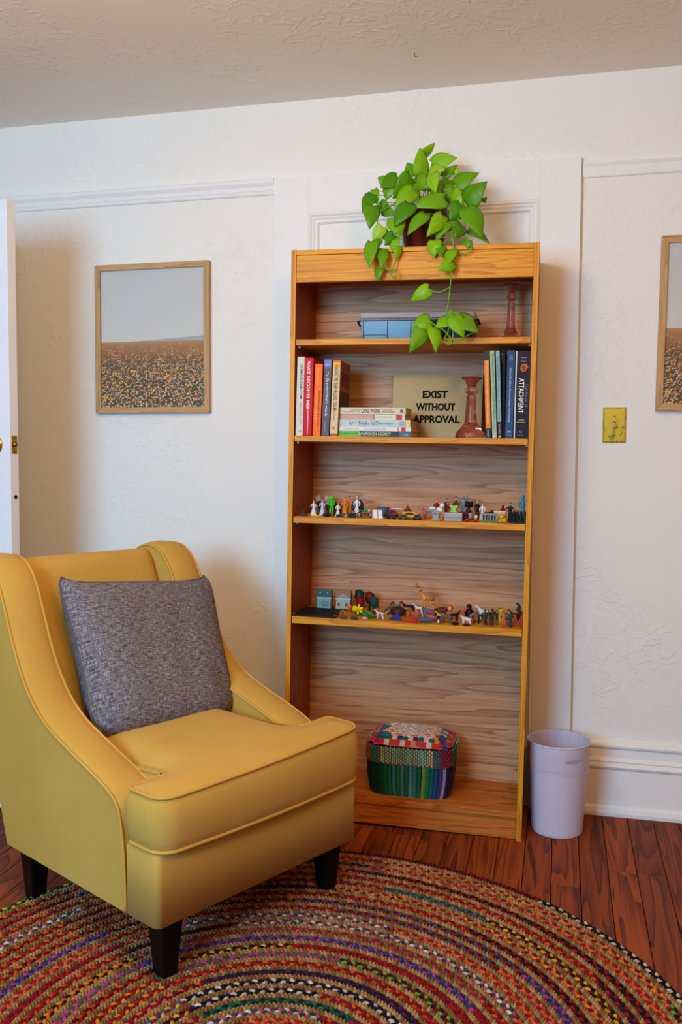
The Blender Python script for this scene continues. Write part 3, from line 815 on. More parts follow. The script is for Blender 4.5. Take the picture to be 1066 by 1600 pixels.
def film(name, col, alpha):
    m = bpy.data.materials.new(name); m.use_nodes = True; nt = m.node_tree; b = nt.nodes['Principled BSDF']
    b.inputs['Base Color'].default_value = lin(col); b.inputs['Roughness'].default_value = .18; b.inputs['Alpha'].default_value = alpha
    tc = N(nt, 'ShaderNodeTexCoord'); mp = N(nt, 'ShaderNodeMapping'); mp.inputs['Scale'].default_value = (30, 30, 12); nt.links.new(tc.outputs['Object'], mp.inputs['Vector'])
    n = N(nt, 'ShaderNodeTexNoise', Scale=1.0, Detail=3, Distortion=1.0); nt.links.new(mp.outputs[0], n.inputs['Vector'])
    bp = N(nt, 'ShaderNodeBump', Strength=.8, Distance=.004); nt.links.new(n.outputs['Fac'], bp.inputs['Height']); nt.links.new(bp.outputs[0], b.inputs['Normal'])
    return m
m_film = film('clear_bag_film', (232, 224, 236), .22)
mb = MB()
def liner(u, v):
    a = 2*PI*u
    rp = random.Random(int(u*72) % 72)
    if v < .32:            # outside fold
        t = v/.32; z = bH-.088+t*.090; r = binr(min(z, bH))+.0022+.0012*math.sin(a*9+t*5)*(1-t)+.001*math.sin(a*23+z*200)
        z += (1-t)*.006*math.sin(a*3+1)
    elif v < .4: 
        z = bH+.0035; r = r_t-.001-(v-.32)/.08*.004
    else:
        t = (v-.4)/.6; z = bH-.001-t*(bH-.04); r = binr(z)-.006-.006*t*abs(math.sin(a*7+t*3))-.003*math.sin(a*19)
    return (r*math.cos(a), r*math.sin(a), z)
mb.grid(liner, 144, 26, wrap=True)
mb.build('bag_liner', m_film, bn, merge=False)
mb = MB()
for z0, amp in ((bH-.085, .0022), (bH-.078, .0015), (bH-.07, .0018)):
    mb.tube([((binr(z0)+.0035)*math.cos(2*PI*k/90), (binr(z0)+.0035)*math.sin(2*PI*k/90), z0+amp*math.sin(k*.31+z0*50)+.002*math.sin(k*.11)) for k in range(90)], .0008, 5, closed=True)
mb.build('liner_gather', m_film, bn)

# ------------------------------------------------------------------ BOOKS
def bmat(c, rough=.45): return mat('cover_%02x%02x%02x' % c, c, rough, vary=.02, bscale=30)
m_pages = mat('book_pages', (214, 200, 172), .8, vary=.1, bscale=300)
def ink(c): return mat('ink_%02x%02x%02x' % c, c, .5)
RT = Matrix(((0, 0, 0, 0), )*4) if False else None
# spine frame: x across spine (u), y up (v) , facing -dep
def spineM(u, v, rot=0, dep=-.0004):
    # text plane: local X->u, Y->v, Z->-dep ; rot turns in plane
    return T((u, dep, v)) @ RX(PI/2) @ RZ(rot)
def vbook(x0, x1, ytop, dep, depth, label, cover, texts=(), bands=(), lean=0, v=SH[1], ybase=None, side=None, hh=None):
    """upright book from pixel columns x0,x1 at its foot, its top at pixel row ytop"""
    ua, ub = U(x0, v, dep), U(x1, v, dep)
    xm = (x0+x1)/2
    h = hh or (uvd(xm+lean*120, ytop, dep)[1]-v)
    wd = ub-ua
    t = thing('book', label, 'book', MBK @ T((ua, dep, v+.0004)) @ (T((wd if lean > 0 else 0, 0, 0)) @ RY(lean) @ T((-wd if lean > 0 else 0, 0, 0))), group='upright books on the second shelf')
    c = bmat(cover); cv = .0011
    mb = MB(); mb.box(0, wd, 0, .0018, 0, h); mb.box(0, cv, .0018, depth, 0, h); mb.box(wd-cv, wd, .0018, depth, 0, h)
    co = mb.build('cover', c, t, bevel=.0004)
    MB().box(cv, wd-cv, .002, depth-.003, .002, h-.003).build('pages', m_pages, t)
    for z0, z1, bc2 in bands:
        MB().box(.0001, wd-.0001, -.0002, .001, z0*h, z1*h).build('spine_band', bmat(bc2), t)
    for s, cx, cy, w_, h_, rot, icol, bold in texts:
        text(s, w_*h if rot else w_*wd, h_*wd if rot else h_*h, spineM(cx*wd, cy*h, rot), ink(icol), t, bold)
    return t, wd, h
DN = -PI/2
WHT = (240, 236, 230); BLK = (24, 22, 24)
vbook(461.8, 473.0, 557.5, .012, .150, 'white book with green and red lettering, first from the left side panel', (214, 208, 196),
      [('UNMASKING', .62, .755, .30, .34, DN, (60, 110, 96), .01), ('AUTISM', .62, .55, .16, .34, DN, (120, 62, 60), .01), ('Devon Price, PhD', .62, .28, .28, .26, DN, (130, 128, 130), 0), ('o', .62, .06, .3, .016, 0, (200, 90, 110), .03)], lean=.012)
vbook(473.4, 486.8, 559, .010, .165, 'bright red book with bold white lettering second from the left side panel', (200, 4, 6),
      [('RACE BECOMES HER', .50, .64, .62, .36, DN, (250, 244, 244), .03), ('I', .52, .17, .12, .32, 0, (244, 196, 200), .03)], lean=.012)
vbook(488.6, 500.2, 569, .012, .140, 'orange paperback with a round white emblem, between the red and the slate book', (250, 112, 4),
      [('BESSEL VAN DER KOLK', .42, .83, .24, .17, DN, (255, 220, 180), 0), ('THE BODY KEEPS THE SCORE', .66, .38, .50, .24, DN, (120, 60, 20), .005), ('MIND, BRAIN AND BODY', .34, .40, .44, .14, DN, (255, 210, 160), 0)], lean=.022)
BKo = [o for o in bpy.data.objects if o.name.startswith('book')][-1]
vbook(502.4, 513.6, 562, .012, .150, 'slate grey book with a blue painted spine left of the beige spine', (96, 88, 102),
      [("My Grandmother's Hands", .50, .55, .58, .52, DN, (236, 232, 226), .004), ('MENAKEM', .42, .13, .14, .24, DN, (170, 160, 170), 0), ('RM', .42, .93, .5, .03, 0, (210, 220, 240), 0)], [(.90, .999, (104, 126, 196))], lean=.026)
t5, w5, h5 = vbook(515.6, 527.0, 563, .012, .150, 'beige paperback with an orange-brown cover beside the lying books', (222, 192, 148),
      [('WAKING THE TIGER HEALING TRAUMA', .50, .63, .62, .52, DN, (96, 66, 50), .008), ('LEVINE', .45, .26, .10, .28, DN, (120, 96, 80), 0), ('C', .45, .105, .34, .03, 0, BLK, .03)], [(.975, .999, (214, 92, 30)), (.0, .035, (176, 84, 60)), (.9, .975, (234, 176, 60))], lean=.030)
# printed side cover of the beige paperback
MB().box(w5-.0002, w5+.0004, .004, .148, .002, h5-.002).build('front_cover', bmat((150, 80, 28)), t5)
MB().box(w5+.0003, w5+.0007, .02, .13, h5*.66, h5*.72+.012).build('title_panel', bmat((120, 34, 18)), t5)
MB().box(w5+.0003, w5+.0007, .01, .135, h5*.05, h5*.60).build('cover_picture', bmat((58, 40, 24)), t5)
text('TIGER', .10, .022, T((w5+.0005, .075, h5*.80)) @ RZ(PI/2) @ RX(PI/2), ink((60, 24, 12)), t5, .01)

def hbook(x0, x1, y0, y1, dep, depth, label, cover, texts=(), bands=(), v0=None, rz=0):
    """lying book, spine to the front; y0 top row, y1 bottom row in the photo"""
    xm = (x0+x1)/2
    v = v0; th = uvd(xm, y0, dep)[1]-uvd(xm, y1, dep)[1]
    ua, ub = U(x0, v, dep), U(x1, v, dep); wd = ub-ua
    t = thing('book', label, 'book', MBK @ T((ua, dep, v+.0003)) @ RZ(rz), group='lying books on the second shelf')
    c = bmat(cover); cv = .001
    mb = MB(); mb.box(0, wd, 0, .0015, 0, th); mb.box(0, wd, .0015, depth, 0, cv); mb.box(0, wd, .0015, depth, th-cv, th)
    mb.build('cover', c, t, bevel=.0003)
    MB().box(.002, wd-.0015, .002, depth-.002, cv, th-cv).build('pages', m_pages, t)
    for a, b_, bc2 in bands: MB().box(a*wd, b_*wd, -.0002, .001, .0001, th-.0001).build('spine_band', bmat(bc2), t)
    for s, cx, cy, w_, h_, icol, bold in texts: text(s, w_*wd, h_*th, spineM(cx*wd, cy*th), ink(icol), t, bold)
    return v+th+.0004
v = SH[1]+.0002
v = hbook(526.4, 642.0, 673.2, 681.8, .028, .16, 'dark slate book with a green author band, lowest of the lying stack', (52, 66, 78),
    [('UNSPOKEN LEGACY', .52, .5, .43, .58, (206, 226, 180), .012), ('CLAUDIA BLACK, PHD', .165, .5, .26, .36, (60, 110, 44), .004), ('CRP', .93, .4, .07, .34, (170, 190, 205), 0)], [(.0, .31, (110, 188, 74)), (.85, .999, (78, 104, 130))], v0=v)
v = hbook(527.0, 642.2, 666.6, 673.0, .028, .17, 'thin white book with red marks in the lying stack, second from below', (226, 224, 224),
    [('SARAH PEYTON', .19, .5, .20, .36, (150, 150, 156), 0), ('The Compassionate Way', .52, .5, .30, .46, (120, 122, 140), 0)], [(.82, .845, (232, 120, 60)), (.87, .93, (206, 60, 50))], v0=v)
v = hbook(528.4, 641.0, 655.0, 666.0, .028, .155, 'pale blue book with handwritten lettering in the middle of the lying stack', (188, 206, 208),
    [('AM I THeRe YeT?', .36, .5, .42, .58, (84, 94, 100), -.002), ('Mari Andrew', .67, .48, .20, .36, (70, 110, 130), 0), ('(@)', .89, .5, .10, .66, (90, 110, 130), 0)], [(.955, .999, (226, 206, 120))], v0=v)
v = hbook(530.0, 632.6, 646.2, 654.4, .032, .14, 'thin pinkish and cream book second from the top of the lying stack', (222, 214, 196),
    [('HEALING THE FRAGMENTED', .66, .5, .30, .36, (190, 184, 170), 0)], [(.0, .53, (206, 160, 142)), (.53, .542, (50, 34, 30)), (.87, .96, (196, 70, 56))], v0=v)
v = hbook(530.0, 634.0, 635.0, 645.6, .030, .13, 'cream book with brown capitals on top of the lying stack', (214, 200, 174),
    [('CARE WORK', .48, .5, .29, .56, (70, 62, 60), .012), ('DREAMING DISABILITY JUSTICE', .19, .36, .26, .20, (120, 110, 100), 0), ('A COLLECTION', .24, .64, .14, .18, (120, 110, 100), 0), ('LEAH LAKSHMI', .73, .62, .14, .18, (120, 110, 100), 0), ('PIEPZNA-SAMARASINHA', .75, .36, .19, .18, (120, 110, 100), 0), ('o', .94, .5, .045, .45, (60, 50, 110), .04)], [], v0=v)
# right hand row
LE = -.050
vbook(759.4, 767.2, 548.5, .020, .15, 'thin orange book with a black head and foot leaning beside the candlestick', (236, 126, 20),
      [('THE LEADING GUIDE FOR FUNCTIONAL PSYCHOTHERAPY IN CHILDHOOD', .50, .53, .72, .34, DN, (255, 232, 200), .004), ('TURNER', .5, .055, .085, .4, DN, (170, 190, 210), 0)], [(.892, .999, (60, 54, 44)), (.0, .112, (42, 48, 58))], lean=LE)
vbook(769.6, 776.4, 548, .020, .15, 'mint green workbook leaning between the orange and the pale blue book', (160, 190, 156),
      [('The Dialectical Behavior Therapy Skills Workbook', .55, .60, .74, .62, DN, (52, 70, 60), .0), ('FOR ANXIETY', .5, .16, .15, .3, DN, (90, 120, 100), 0), ('o', .5, .02, .5, .02, 0, WHT, .05)], lean=LE*1.15)
vbook(778.2, 784.0, 548, .020, .15, 'pale blue workbook with a dark foot leaning against the black book', (140, 178, 184),
      [('the mindfulness workbook for addiction', .55, .57, .72, .55, DN, (70, 110, 130), 0), ('WILLIAMS', .55, .11, .11, .4, DN, (200, 190, 186), 0), ('o', .5, .02, .6, .022, 0, WHT, .05)], [(.0, .19, (54, 40, 44))], lean=LE*1.05)
vbook(784.9, 788.6, 548, .032, .17, 'thin black book with blank spine set back left of the dark blue book', (20, 18, 20), lean=-.018)
vbook(789.2, 801.2, 547.5, .014, .165, 'dark blue book with small white lettering between two black books', (46, 74, 118),
      [('Hakomi Mindfulness-Centered Somatic Psychotherapy', .45, .49, .62, .34, DN, (226, 230, 236), .002), ('HALKO', .5, .94, .42, .010, 0, (190, 205, 225), 0), ('WEISS', .5, .915, .5, .010, 0, (190, 205, 225), 0), ('JOHANSON', .5, .89, .55, .010, 0, (190, 205, 225), 0), ('X', .5, .075, .6, .022, 0, WHT, .02), ('NORTON', .5, .035, .6, .008, 0, (190, 205, 225), 0)])
vbook(802.4, 804.8, 549, .020, .16, 'very thin white book between the dark blue book and the thick black book', (212, 212, 206))
t6, w6, h6 = vbook(805.6, 826.2, 548.5, .014, .175, 'thick black book with large white lettering at the right side panel', (34, 30, 44),
      [('ATTACHMENT', .34, .49, .40, .46 if False else .40, DN, (244, 242, 240), .022), ('Handbook of', .74, .49, .26, .22, DN, (130, 120, 150), 0), ('Cassidy', .45, .925, .50, .017, 0, (190, 180, 180), 0), ('Shaver', .45, .885, .42, .014, 0, (190, 180, 180), 0),
       ('THIRD', .40, .215, .46, .013, 0, (226, 190, 130), .02), ('EDITION', .40, .187, .64, .013, 0, (226, 190, 130), .02), ('Gp', .40, .075, .2, .022, 0, (200, 200, 200), .01), ('GUILFORD', .40, .038, .4, .008, 0, (160, 160, 165), 0)])
MB().box(w6*.17, w6*.83, -.0003, .001, h6*.73, h6*.865).build('emblem_panel', bmat((44, 26, 24)), t6)
mb = MB(); cx, cz = w6*.5, h6*.80
mb.tube([(cx+.0105*math.cos(a*.35)*(1-a*.022), -.001, cz+.0125*math.sin(a*.35)*(1-a*.022)) for a in range(26)], [.0034-.00009*a for a in range(26)], 6)
mb.tube([(cx+.004*math.cos(a*.4)-.002, -.001, cz+.004*math.sin(a*.4)-.003) for a in range(16)], .0019, 6)
mb.build('emblem', mat('copper_art', (196, 112, 70), .4), t6)

# ------------------------------------------------------------------ SIGN
SD = .205
sa, sb = U(611, SH[1], SD), U(752, SH[1], SD)
stop = uvd(680, 584, SD+.02)[1]
m_sg = mat('brushed_gold_board', (140, 116, 78), .36, .25, vary=.03, bscale=4)
sg = thing('sign_board', 'flat gold-brown sign board lettered EXIST WITHOUT APPROVAL at the back of the second shelf', 'sign', MBK @ T((sa, SD, SH[1]+.0005)) @ RX(-.10))
sw_, shh = sb-sa, (stop-SH[1])*1.005
MB().box(0, sw_, 0, .004, 0, shh).build('board', m_sg, sg, bevel=.0008)
for s, xa_, xb_, ya_, yb_ in (('EXIST', 660.5, 699.5, 610, 622.2), ('WITHOUT', 650, 711.5, 629.7, 641.8), ('APPROVAL', 645.5, 718.5, 649.2, 661.2)):
    ca = uvd(xa_, (ya_+yb_)/2, SD+.01)[0]; cb_ = uvd(xb_, (ya_+yb_)/2, SD+.01)[0]
    za = uvd((xa_+xb_)/2, yb_, SD+.01)[1]; zb_ = uvd((xa_+xb_)/2, ya_, SD+.01)[1]
    text(s, cb_-ca, zb_-za, spineM((ca+cb_)/2-sa, (za+zb_)/2-SH[1], 0, -.0012), ink((16, 14, 14)), sg, .035, extr=.001)

# ------------------------------------------------------------------ CANDLESTICKS
def pink_glass():
    m = mat('pink_pressed_glass', (226, 150, 132), .08, 0, .6, .92, 1, ior=1.4, vary=.05, bscale=40)
    return m
m_pg = pink_glass()
def candlestick(xc, v, dep, H_, base_w, label):
    s = H_/.19; b_ = base_w/2
    t = thing('candlestick', label, 'candlestick', K(U(xc, v, dep), dep, v+.0005), group='pink glass candlesticks')
    MB().lathe([(0, 0), (b_, 0), (b_, .004*s), (b_*.93, .009*s), (b_*.95, .012*s), (b_*.80, .022*s), (b_*.72, .026*s), (b_*.60, .034*s), (b_*.50, .044*s), (b_*.44, .047*s)], 48, rib=16, ribr=(.01*s, .04*s)).build('foot', m_pg, t)
    MB().lathe([(b_*.44, .047*s), (b_*.40, .052*s), (b_*.38, .056*s), (b_*.30, .125*s), (b_*.34, .129*s), (b_*.30, .133*s), (b_*.22, .137*s)], 48, rib=8, ribr=(.054*s, .126*s)).build('shaft', m_pg, t)
    MB().lathe([(b_*.22, .137*s), (b_*.38, .142*s), (b_*.42, .150*s), (b_*.36, .158*s), (b_*.26, .162*s)], 40, rib=10, ribr=(.14*s, .16*s)).build('knop', m_pg, t)
    MB().lathe([(b_*.26, .162*s), (b_*.34, .168*s), (b_*.44, .178*s), (b_*.66, .186*s), (b_*.70, .190*s), (b_*.6, .189*s), (b_*.30, .184*s), (b_*.24, .165*s), (0, .164*s)], 40).build('cup', m_pg, t)
hc = uvd(735, 590, .07)[1]-SH[1]
candlestick(735, SH[1], .070, hc, .094, 'larger pink pressed-glass candlestick in front of the gold sign board')
hc = uvd(798, 445, .16)[1]-SH[0]
candlestick(797.5, SH[0], .16, hc, .066, 'smaller pink glass candlestick on the top shelf right of the plastic tub')

# ------------------------------------------------------------------ PLASTIC TUB
def clear(name, col, alpha, rough=.15):
    m = mat(name, col, rough, 0, .6, 0, alpha); return m
m_tub = clear('smoky_blue_plastic', (40, 44, 66), .62); m_lid = clear('clear_grey_lid', (138, 132, 142), .6, .3); m_dkp = mat('dark_clip_plastic', (30, 28, 42), .35)
td = .055; ta, tb = U(562, SH[0], td), U(741, SH[0], td)
tl = uvd(650, 487, td)[1]-SH[0]; tw_ = tb-ta; tdp = .145
tub = thing('storage_tub', 'low smoky blue plastic storage tub with a clear lid on the top shelf', 'storage tub', K(ta, td, SH[0]+.0005))
mb = MB(); lz = tl-.027
def tring(i_, z, o_=0): return [(i_-o_, i_-o_, z), (tw_-i_+o_, i_-o_, z), (tw_-i_+o_, tdp-i_+o_, z), (i_-o_, tdp-i_+o_, z)]
r1 = tring(.008, 0); r2 = tring(.001, lz); r3 = tring(.0105, .003); r4 = tring(.0035, lz)
vs = r1+r2+r4+r3
fs = [(3, 2, 1, 0)]+[(i, (i+1) % 4, 4+(i+1) % 4, 4+i) for i in range(4)]+[(4+i, 4+(i+1) % 4, 8+(i+1) % 4, 8+i) for i in range(4)]+[(8+i, 8+(i+1) % 4, 12+(i+1) % 4, 12+i) for i in range(4)]+[(12, 13, 14, 15)]
mb.add(vs, fs); mb.build('tub_body', m_tub, tub, bevel=.001)
mrib = mat('blue_rib_plastic', (40, 40, 84), .3)
for u_ in (.03, .245, .45, .62, .80, .97): MB().box(u_*tw_-.0012, u_*tw_+.0012, .0005, .006, .004, lz).build('rib', mrib, tub)
MB().box(.004, tw_*.245, .0045, .0075, .016, .019).build('rib', mrib, tub)
mb = MB(); mb.box(-.004, tw_+.004, -.004, tdp+.004, lz, lz+.007); mb.box(-.001, tw_+.001, -.001, tdp+.001, lz+.007, tl)
mb.build('lid', m_lid, tub, bevel=.003)
for u_ in (.19, .39, .59, .78): MB().box(u_*tw_, u_*tw_+.0016, -.002, .0005, lz+.008, tl-.001).build('lid_rib', m_lid, tub)
for x_, sgn in ((-.001, -1), (tw_+.001, 1)):
    MB().tube([(x_, .02, lz+.004), (x_+sgn*.010, .02, lz), (x_+sgn*.011, .06, lz-.006), (x_+sgn*.010, .10, lz), (x_, .10, lz+.004)], .003, 6).build('clip_handle', m_dkp, tub)
for i_, (xa_, xb_, c_) in enumerate(((.02, .23, (84, 120, 124)), (.26, .50, (42, 72, 104)), (.51, .72, (16, 26, 46)), (.73, .96, (24, 48, 78)))):
    mb = MB()
    def heap(u, v, xa_=xa_, xb_=xb_, i_=i_):
        x = (xa_+(xb_-xa_)*u)*tw_; y = .014+v*(tdp-.028)
        e_ = min(1, 8*min(u, 1-u, v, 1-v)); return (x, y, .005+e_*(lz*.55+.008*math.sin(u*9+i_*2)*math.cos(v*7)))
    mb.grid(heap, 14, 8); mb.build('packed_contents', mat('tub_content_%d' % i_, c_, .5, bump=.4, bscale=60, vary=.3), tub)

# ------------------------------------------------------------------ BASKET
bd = .029
ba, bb_ = U(569, .15, bd), U(706, .15, bd)
BWd = bb_-ba; BDp = .200
z1 = uvd(637, 1196, bd)[1]-.088; z2 = uvd(637, 1170, bd+.004)[1]-.088
bs = thing('woven_basket', 'lidded woven plastic basket in teal and red on the bottom shelf', 'basket', K((ba+bb_)/2, bd+BDp/2, .0885))
def sup(a, hx, hy, p=4.5):
    c, s_ = math.cos(a), math.sin(a); r = (abs(c/hx)**p+abs(s_/hy)**p)**(-1/p); return r*c, r*s_
hx, hy = BWd/2, BDp/2
mb = MB()
mb.grid(lambda u, v: ((lambda q: (q[0], q[1], v*z1))(sup(2*PI*u, (hx-.003)*(.90+.10*min(1, v*1.6)**.6), (hy-.003)*(.90+.10*min(1, v*1.6)**.6)))), 64, 8, wrap=True)
ring = [sup(2*PI*k/48, (hx-.003)*.9, (hy-.003)*.9) for k in range(48)]
mb.add([(p[0], p[1], 0) for p in ring], [tuple(range(48))])
mb.build('lining', mat('basket_core', (16, 34, 34), .7), bs)
# columns of woven strand loops round the body
ccols = [(18, 40, 44), (14, 48, 52), (20, 62, 60), (16, 80, 70), (34, 104, 60), (36, 110, 112), (64, 140, 146), (40, 120, 128), (70, 146, 152), (30, 116, 120), (96, 160, 160), (60, 134, 150), (28, 112, 92), (120, 160, 60), (34, 128, 96), (24, 110, 112), (36, 84, 150), (70, 66, 120), (150, 150, 190), (40, 30, 60)]
per = []
NA = 720; acc = 0; lp_ = Vector(sup(-PI, hx, hy)); ang = [(-PI, 0)]
for k in range(1, NA+1):
    a = -PI+2*PI*k/NA; q = Vector(sup(a, hx, hy)); acc += (q-lp_).length; lp_ = q; ang.append((a, acc))
NC = int(acc/.0135); 
def at_len(L_):
    L_ %= acc; lo, hi = 0, NA
    while hi-lo > 1:
        md = (lo+hi)//2
        if ang[md][1] < L_: lo = md
        else: hi = md
    return ang[lo][0]
rows = 17
front = [k for k in range(NC)]
for k in range(NC):
    a = at_len((k+.5)*acc/NC); px_, py_ = sup(a, hx, hy)
    # colour by position across the front
    uu = (px_+hx)/(2*hx)
    ci = min(len(ccols)-1, int(uu*len(ccols))) if py_ < 0 else (k*7) % len(ccols)
    c = ccols[ci]
    nx, ny = sup(a+.02, hx, hy); tg = Vector((nx-px_, ny-py_, 0)).normalized(); nm = Vector((tg.y, -tg.x, 0))
    mb = MB()
    for r_ in range(rows):
        zz = (r_+.5)/rows*z1; s_ = .90+.10*min(1, (zz/z1)*1.6)**.6
        C_ = Vector((px_*s_, py_*s_, zz)); h_ = z1/rows*.5
        w_ = .0060
        A_ = [C_-tg*w_-nm*.001, C_-tg*w_*.4+nm*.0022, C_+tg*w_*.4+nm*.0022, C_+tg*w_-nm*.001]
        vs = [q+Vector((0, 0, -h_*.8)) for q in A_]+[q+Vector((0, 0, h_*.7)) for q in A_]
        mb.add(vs, [(0, 1, 5, 4), (1, 2, 6, 5), (2, 3, 7, 6), (4, 5, 6, 7), (3, 2, 1, 0)])
    mb.build('woven_column', mat('strand_%02x%02x%02x' % c, c, .25, coat=.3), bs, merge=False)
# lid
lid = MB()
lzt = z2-z1
def lidtop(x, y):
    return z2+.004+.030*(1-(x/hx)**4)*(1-(y/hy)**4)
lid.grid(lambda u, v: ((lambda q: (q[0], q[1], z1-.002+v*(z2-z1+.002)))(sup(2*PI*u, hx+.002-.004*v**3, hy+.002-.004*v**3))), 64, 5, wrap=True)
lo_ = lid.build('lid', mat('lid_core', (130, 60, 56), .5), bs)
mb = MB()
for ir in range(9):
    s0 = ir/8
mb.grid(lambda u, v: ((lambda q: (q[0]*v, q[1]*v, lidtop(q[0]*v, q[1]*v)-.0015))(sup(2*PI*u, hx-.002, hy-.002))), 64, 9, wrap=True)
mb.build('lid_top', mat('lid_weave_base', (170, 140, 130), .5, bump=.3, bscale=500), lo_)
TC = {'R': (190, 24, 30), 'r': (222, 110, 92), 'W': (206, 184, 180), 'T': (16, 100, 96), 'B': (50, 50, 120), 'O': (226, 130, 24), 'Y': (196, 180, 60), 'M': (150, 20, 50)}
grid_ = ["RTTWWTYWWTTWTTRR", "RTWYWWYWWYYWOTBR", "RWTOWWWWWWWWOWTR", "RBTWOWWWWWWWWTBR", "rWBTWWWWWWWOWWWr", "RBTOWWWWWWWWOTBR", "RWBWWWWWWWWWWWWR", "RTWOWWWWWWWWOBTR", "rTBTOWWWWWWOWTBr", "RBTTWOWWOWWWOBTM", "RRBTTWBTWBTWTOBR", "rRRWRRWRrRRWRRBR"]
NR, NCc = len(grid_), 16
for j, row in enumerate(grid_):
    for i_, ch_ in enumerate(row):
        x0, x1 = -hx*.97+i_*2*hx*.97/NCc, -hx*.97+(i_+1)*2*hx*.97/NCc
        y1_, y0_ = hy*.97-j*2*hy*.97/NR, hy*.97-(j+1)*2*hy*.97/NR
        sh_ = .3*(x1-x0)*(1 if j % 2 else -1)
        x0 += sh_; x1 += sh_
        x0 = max(x0, -hx*.97); x1 = min(x1, hx*.97)
        if (abs((x0+x1)/2/hx)**5+abs((y0_+y1_)/2/hy)**5) > 1.0: continue
        mb = MB(); g = .0004; lift = .0012 if (i_+j) % 2 else .0022
        vs = []
        for (x, y) in ((x0+g, y0_+g), (x1-g, y0_+g), (x1-g, y1_-g), (x0+g, y1_-g)): vs.append((x, y, lidtop(x, y)-.001))
        cxx, cyy = (x0+x1)/2, (y0_+y1_)/2
        for (x, y, _) in list(vs): vs.append((x*.9+cxx*.1, y*.85+cyy*.15, lidtop(x, y)+lift))
        mb.add(vs, [(4, 5, 6, 7)]+[(k, (k+1) % 4, 4+(k+1) % 4, 4+k) for k in range(4)])
        c = TC[ch_]; mb.build('woven_strip', mat('strip_%s' % ch_, c, .32, coat=.3), lo_, merge=False)
# lid skirt beads (columns)
skc = [((150, 60, 56), 2), ((20, 110, 100), 3), ((214, 190, 60), 1), ((120, 190, 176), 14), ((196, 190, 110), 1), ((24, 110, 120), 2), ((60, 60, 120), 1), ((130, 24, 44), 3)]
flat = [c for c, n in skc for _ in range(n)]
for k in range(NC*2):
    a = at_len((k+.5)*acc/(NC*2)); px_, py_ = sup(a, hx+.0025, hy+.0025)
    uu = (px_+hx)/(2*hx); c = flat[max(0, min(len(flat)-1, int(uu*len(flat))))] if py_ < 0 else flat[k % len(flat)]
    if py_ < 0 and abs(px_) > hx*.985: c = (40, 100, 80)
    mb = MB()
    for r_ in range(5):
        zz = z1+(r_+.5+(.5 if k % 2 else 0)-.2)/5*(z2-z1); 
        mb.ell((px_, py_, min(zz, z2)), (.0032, .0028, (z2-z1)/5*.5), 0, 6, 4)
    mb.build('skirt_column', mat('strand_%02x%02x%02x' % c, c, .25, coat=.3), lo_, merge=False)

# ------------------------------------------------------------------ PLANT
def leafmat(name, c1, c2):
    m = bpy.data.materials.new(name); m.use_nodes = True; nt = m.node_tree; b = nt.nodes['Principled BSDF']
    tc = N(nt, 'ShaderNodeTexCoord'); oi = N(nt, 'ShaderNodeObjectInfo'); n = N(nt, 'ShaderNodeTexNoise', Scale=18.0, Detail=2); nt.links.new(tc.outputs['Object'], n.inputs['Vector'])
    f = math_(nt, 'ADD', math_(nt, 'MULTIPLY', oi.outputs['Random'], .75), math_(nt, 'MULTIPLY', n.outputs['Fac'], .3))
    c = ramp(nt, f, [(.15, c1), (.9, c2)]); nt.links.new(c, b.inputs['Base Color'])
    b.inputs['Roughness'].default_value = .38; b.inputs['Specular IOR Level'].default_value = .35
    tr = N(nt, 'ShaderNodeBsdfTranslucent'); nt.links.new(c, tr.inputs['Color'])
    mx = N(nt, 'ShaderNodeMixShader'); mx.inputs[0].default_value = .25
    nt.links.new(b.outputs[0], mx.inputs[1]); nt.links.new(tr.outputs[0], mx.inputs[2]); nt.links.new(mx.outputs[0], nt.nodes['Material Output'].inputs[0])
    return m
m_leaf = leafmat('pothos_leaf', (76, 146, 0), (140, 196, 8)); m_leaf2 = leafmat('pothos_young_leaf', (150, 206, 30), (176, 216, 44)); m_leaf3 = leafmat('pothos_olive_leaf', (104, 150, 22), (120, 160, 30))
m_stem = mat('pothos_stem', (112, 158, 44), .45); m_pot = mat('maroon_pot', (92, 26, 22), .4)
pd = .135
potu = U(662, BH, pd); potP = MBK @ Vector((potu, pd, BH))
plant = thing('potted_pothos', 'trailing green pothos in a maroon pot on top of the bookcase', 'plant', T(potP))
MB().lathe([(0, 0), (.056, 0), (.058, .004), (.074, .105), (.080, .108), (.082, .132), (.077, .135), (.074, .118), (0, .115)], 40).build('pot', m_pot, plant)
MB().lathe([(0, .119), (.073, .118)], 24).build('soil', mat('dark_soil', (38, 26, 18), .95, bump=1, bscale=80), plant)
zoomx = lambda u: 540+u/4.264
zoomy = lambda v_: 210+v_/4.264
def zp3(u, v_, Y): return on_y(zoomx(u), zoomy(v_), Y)-potP
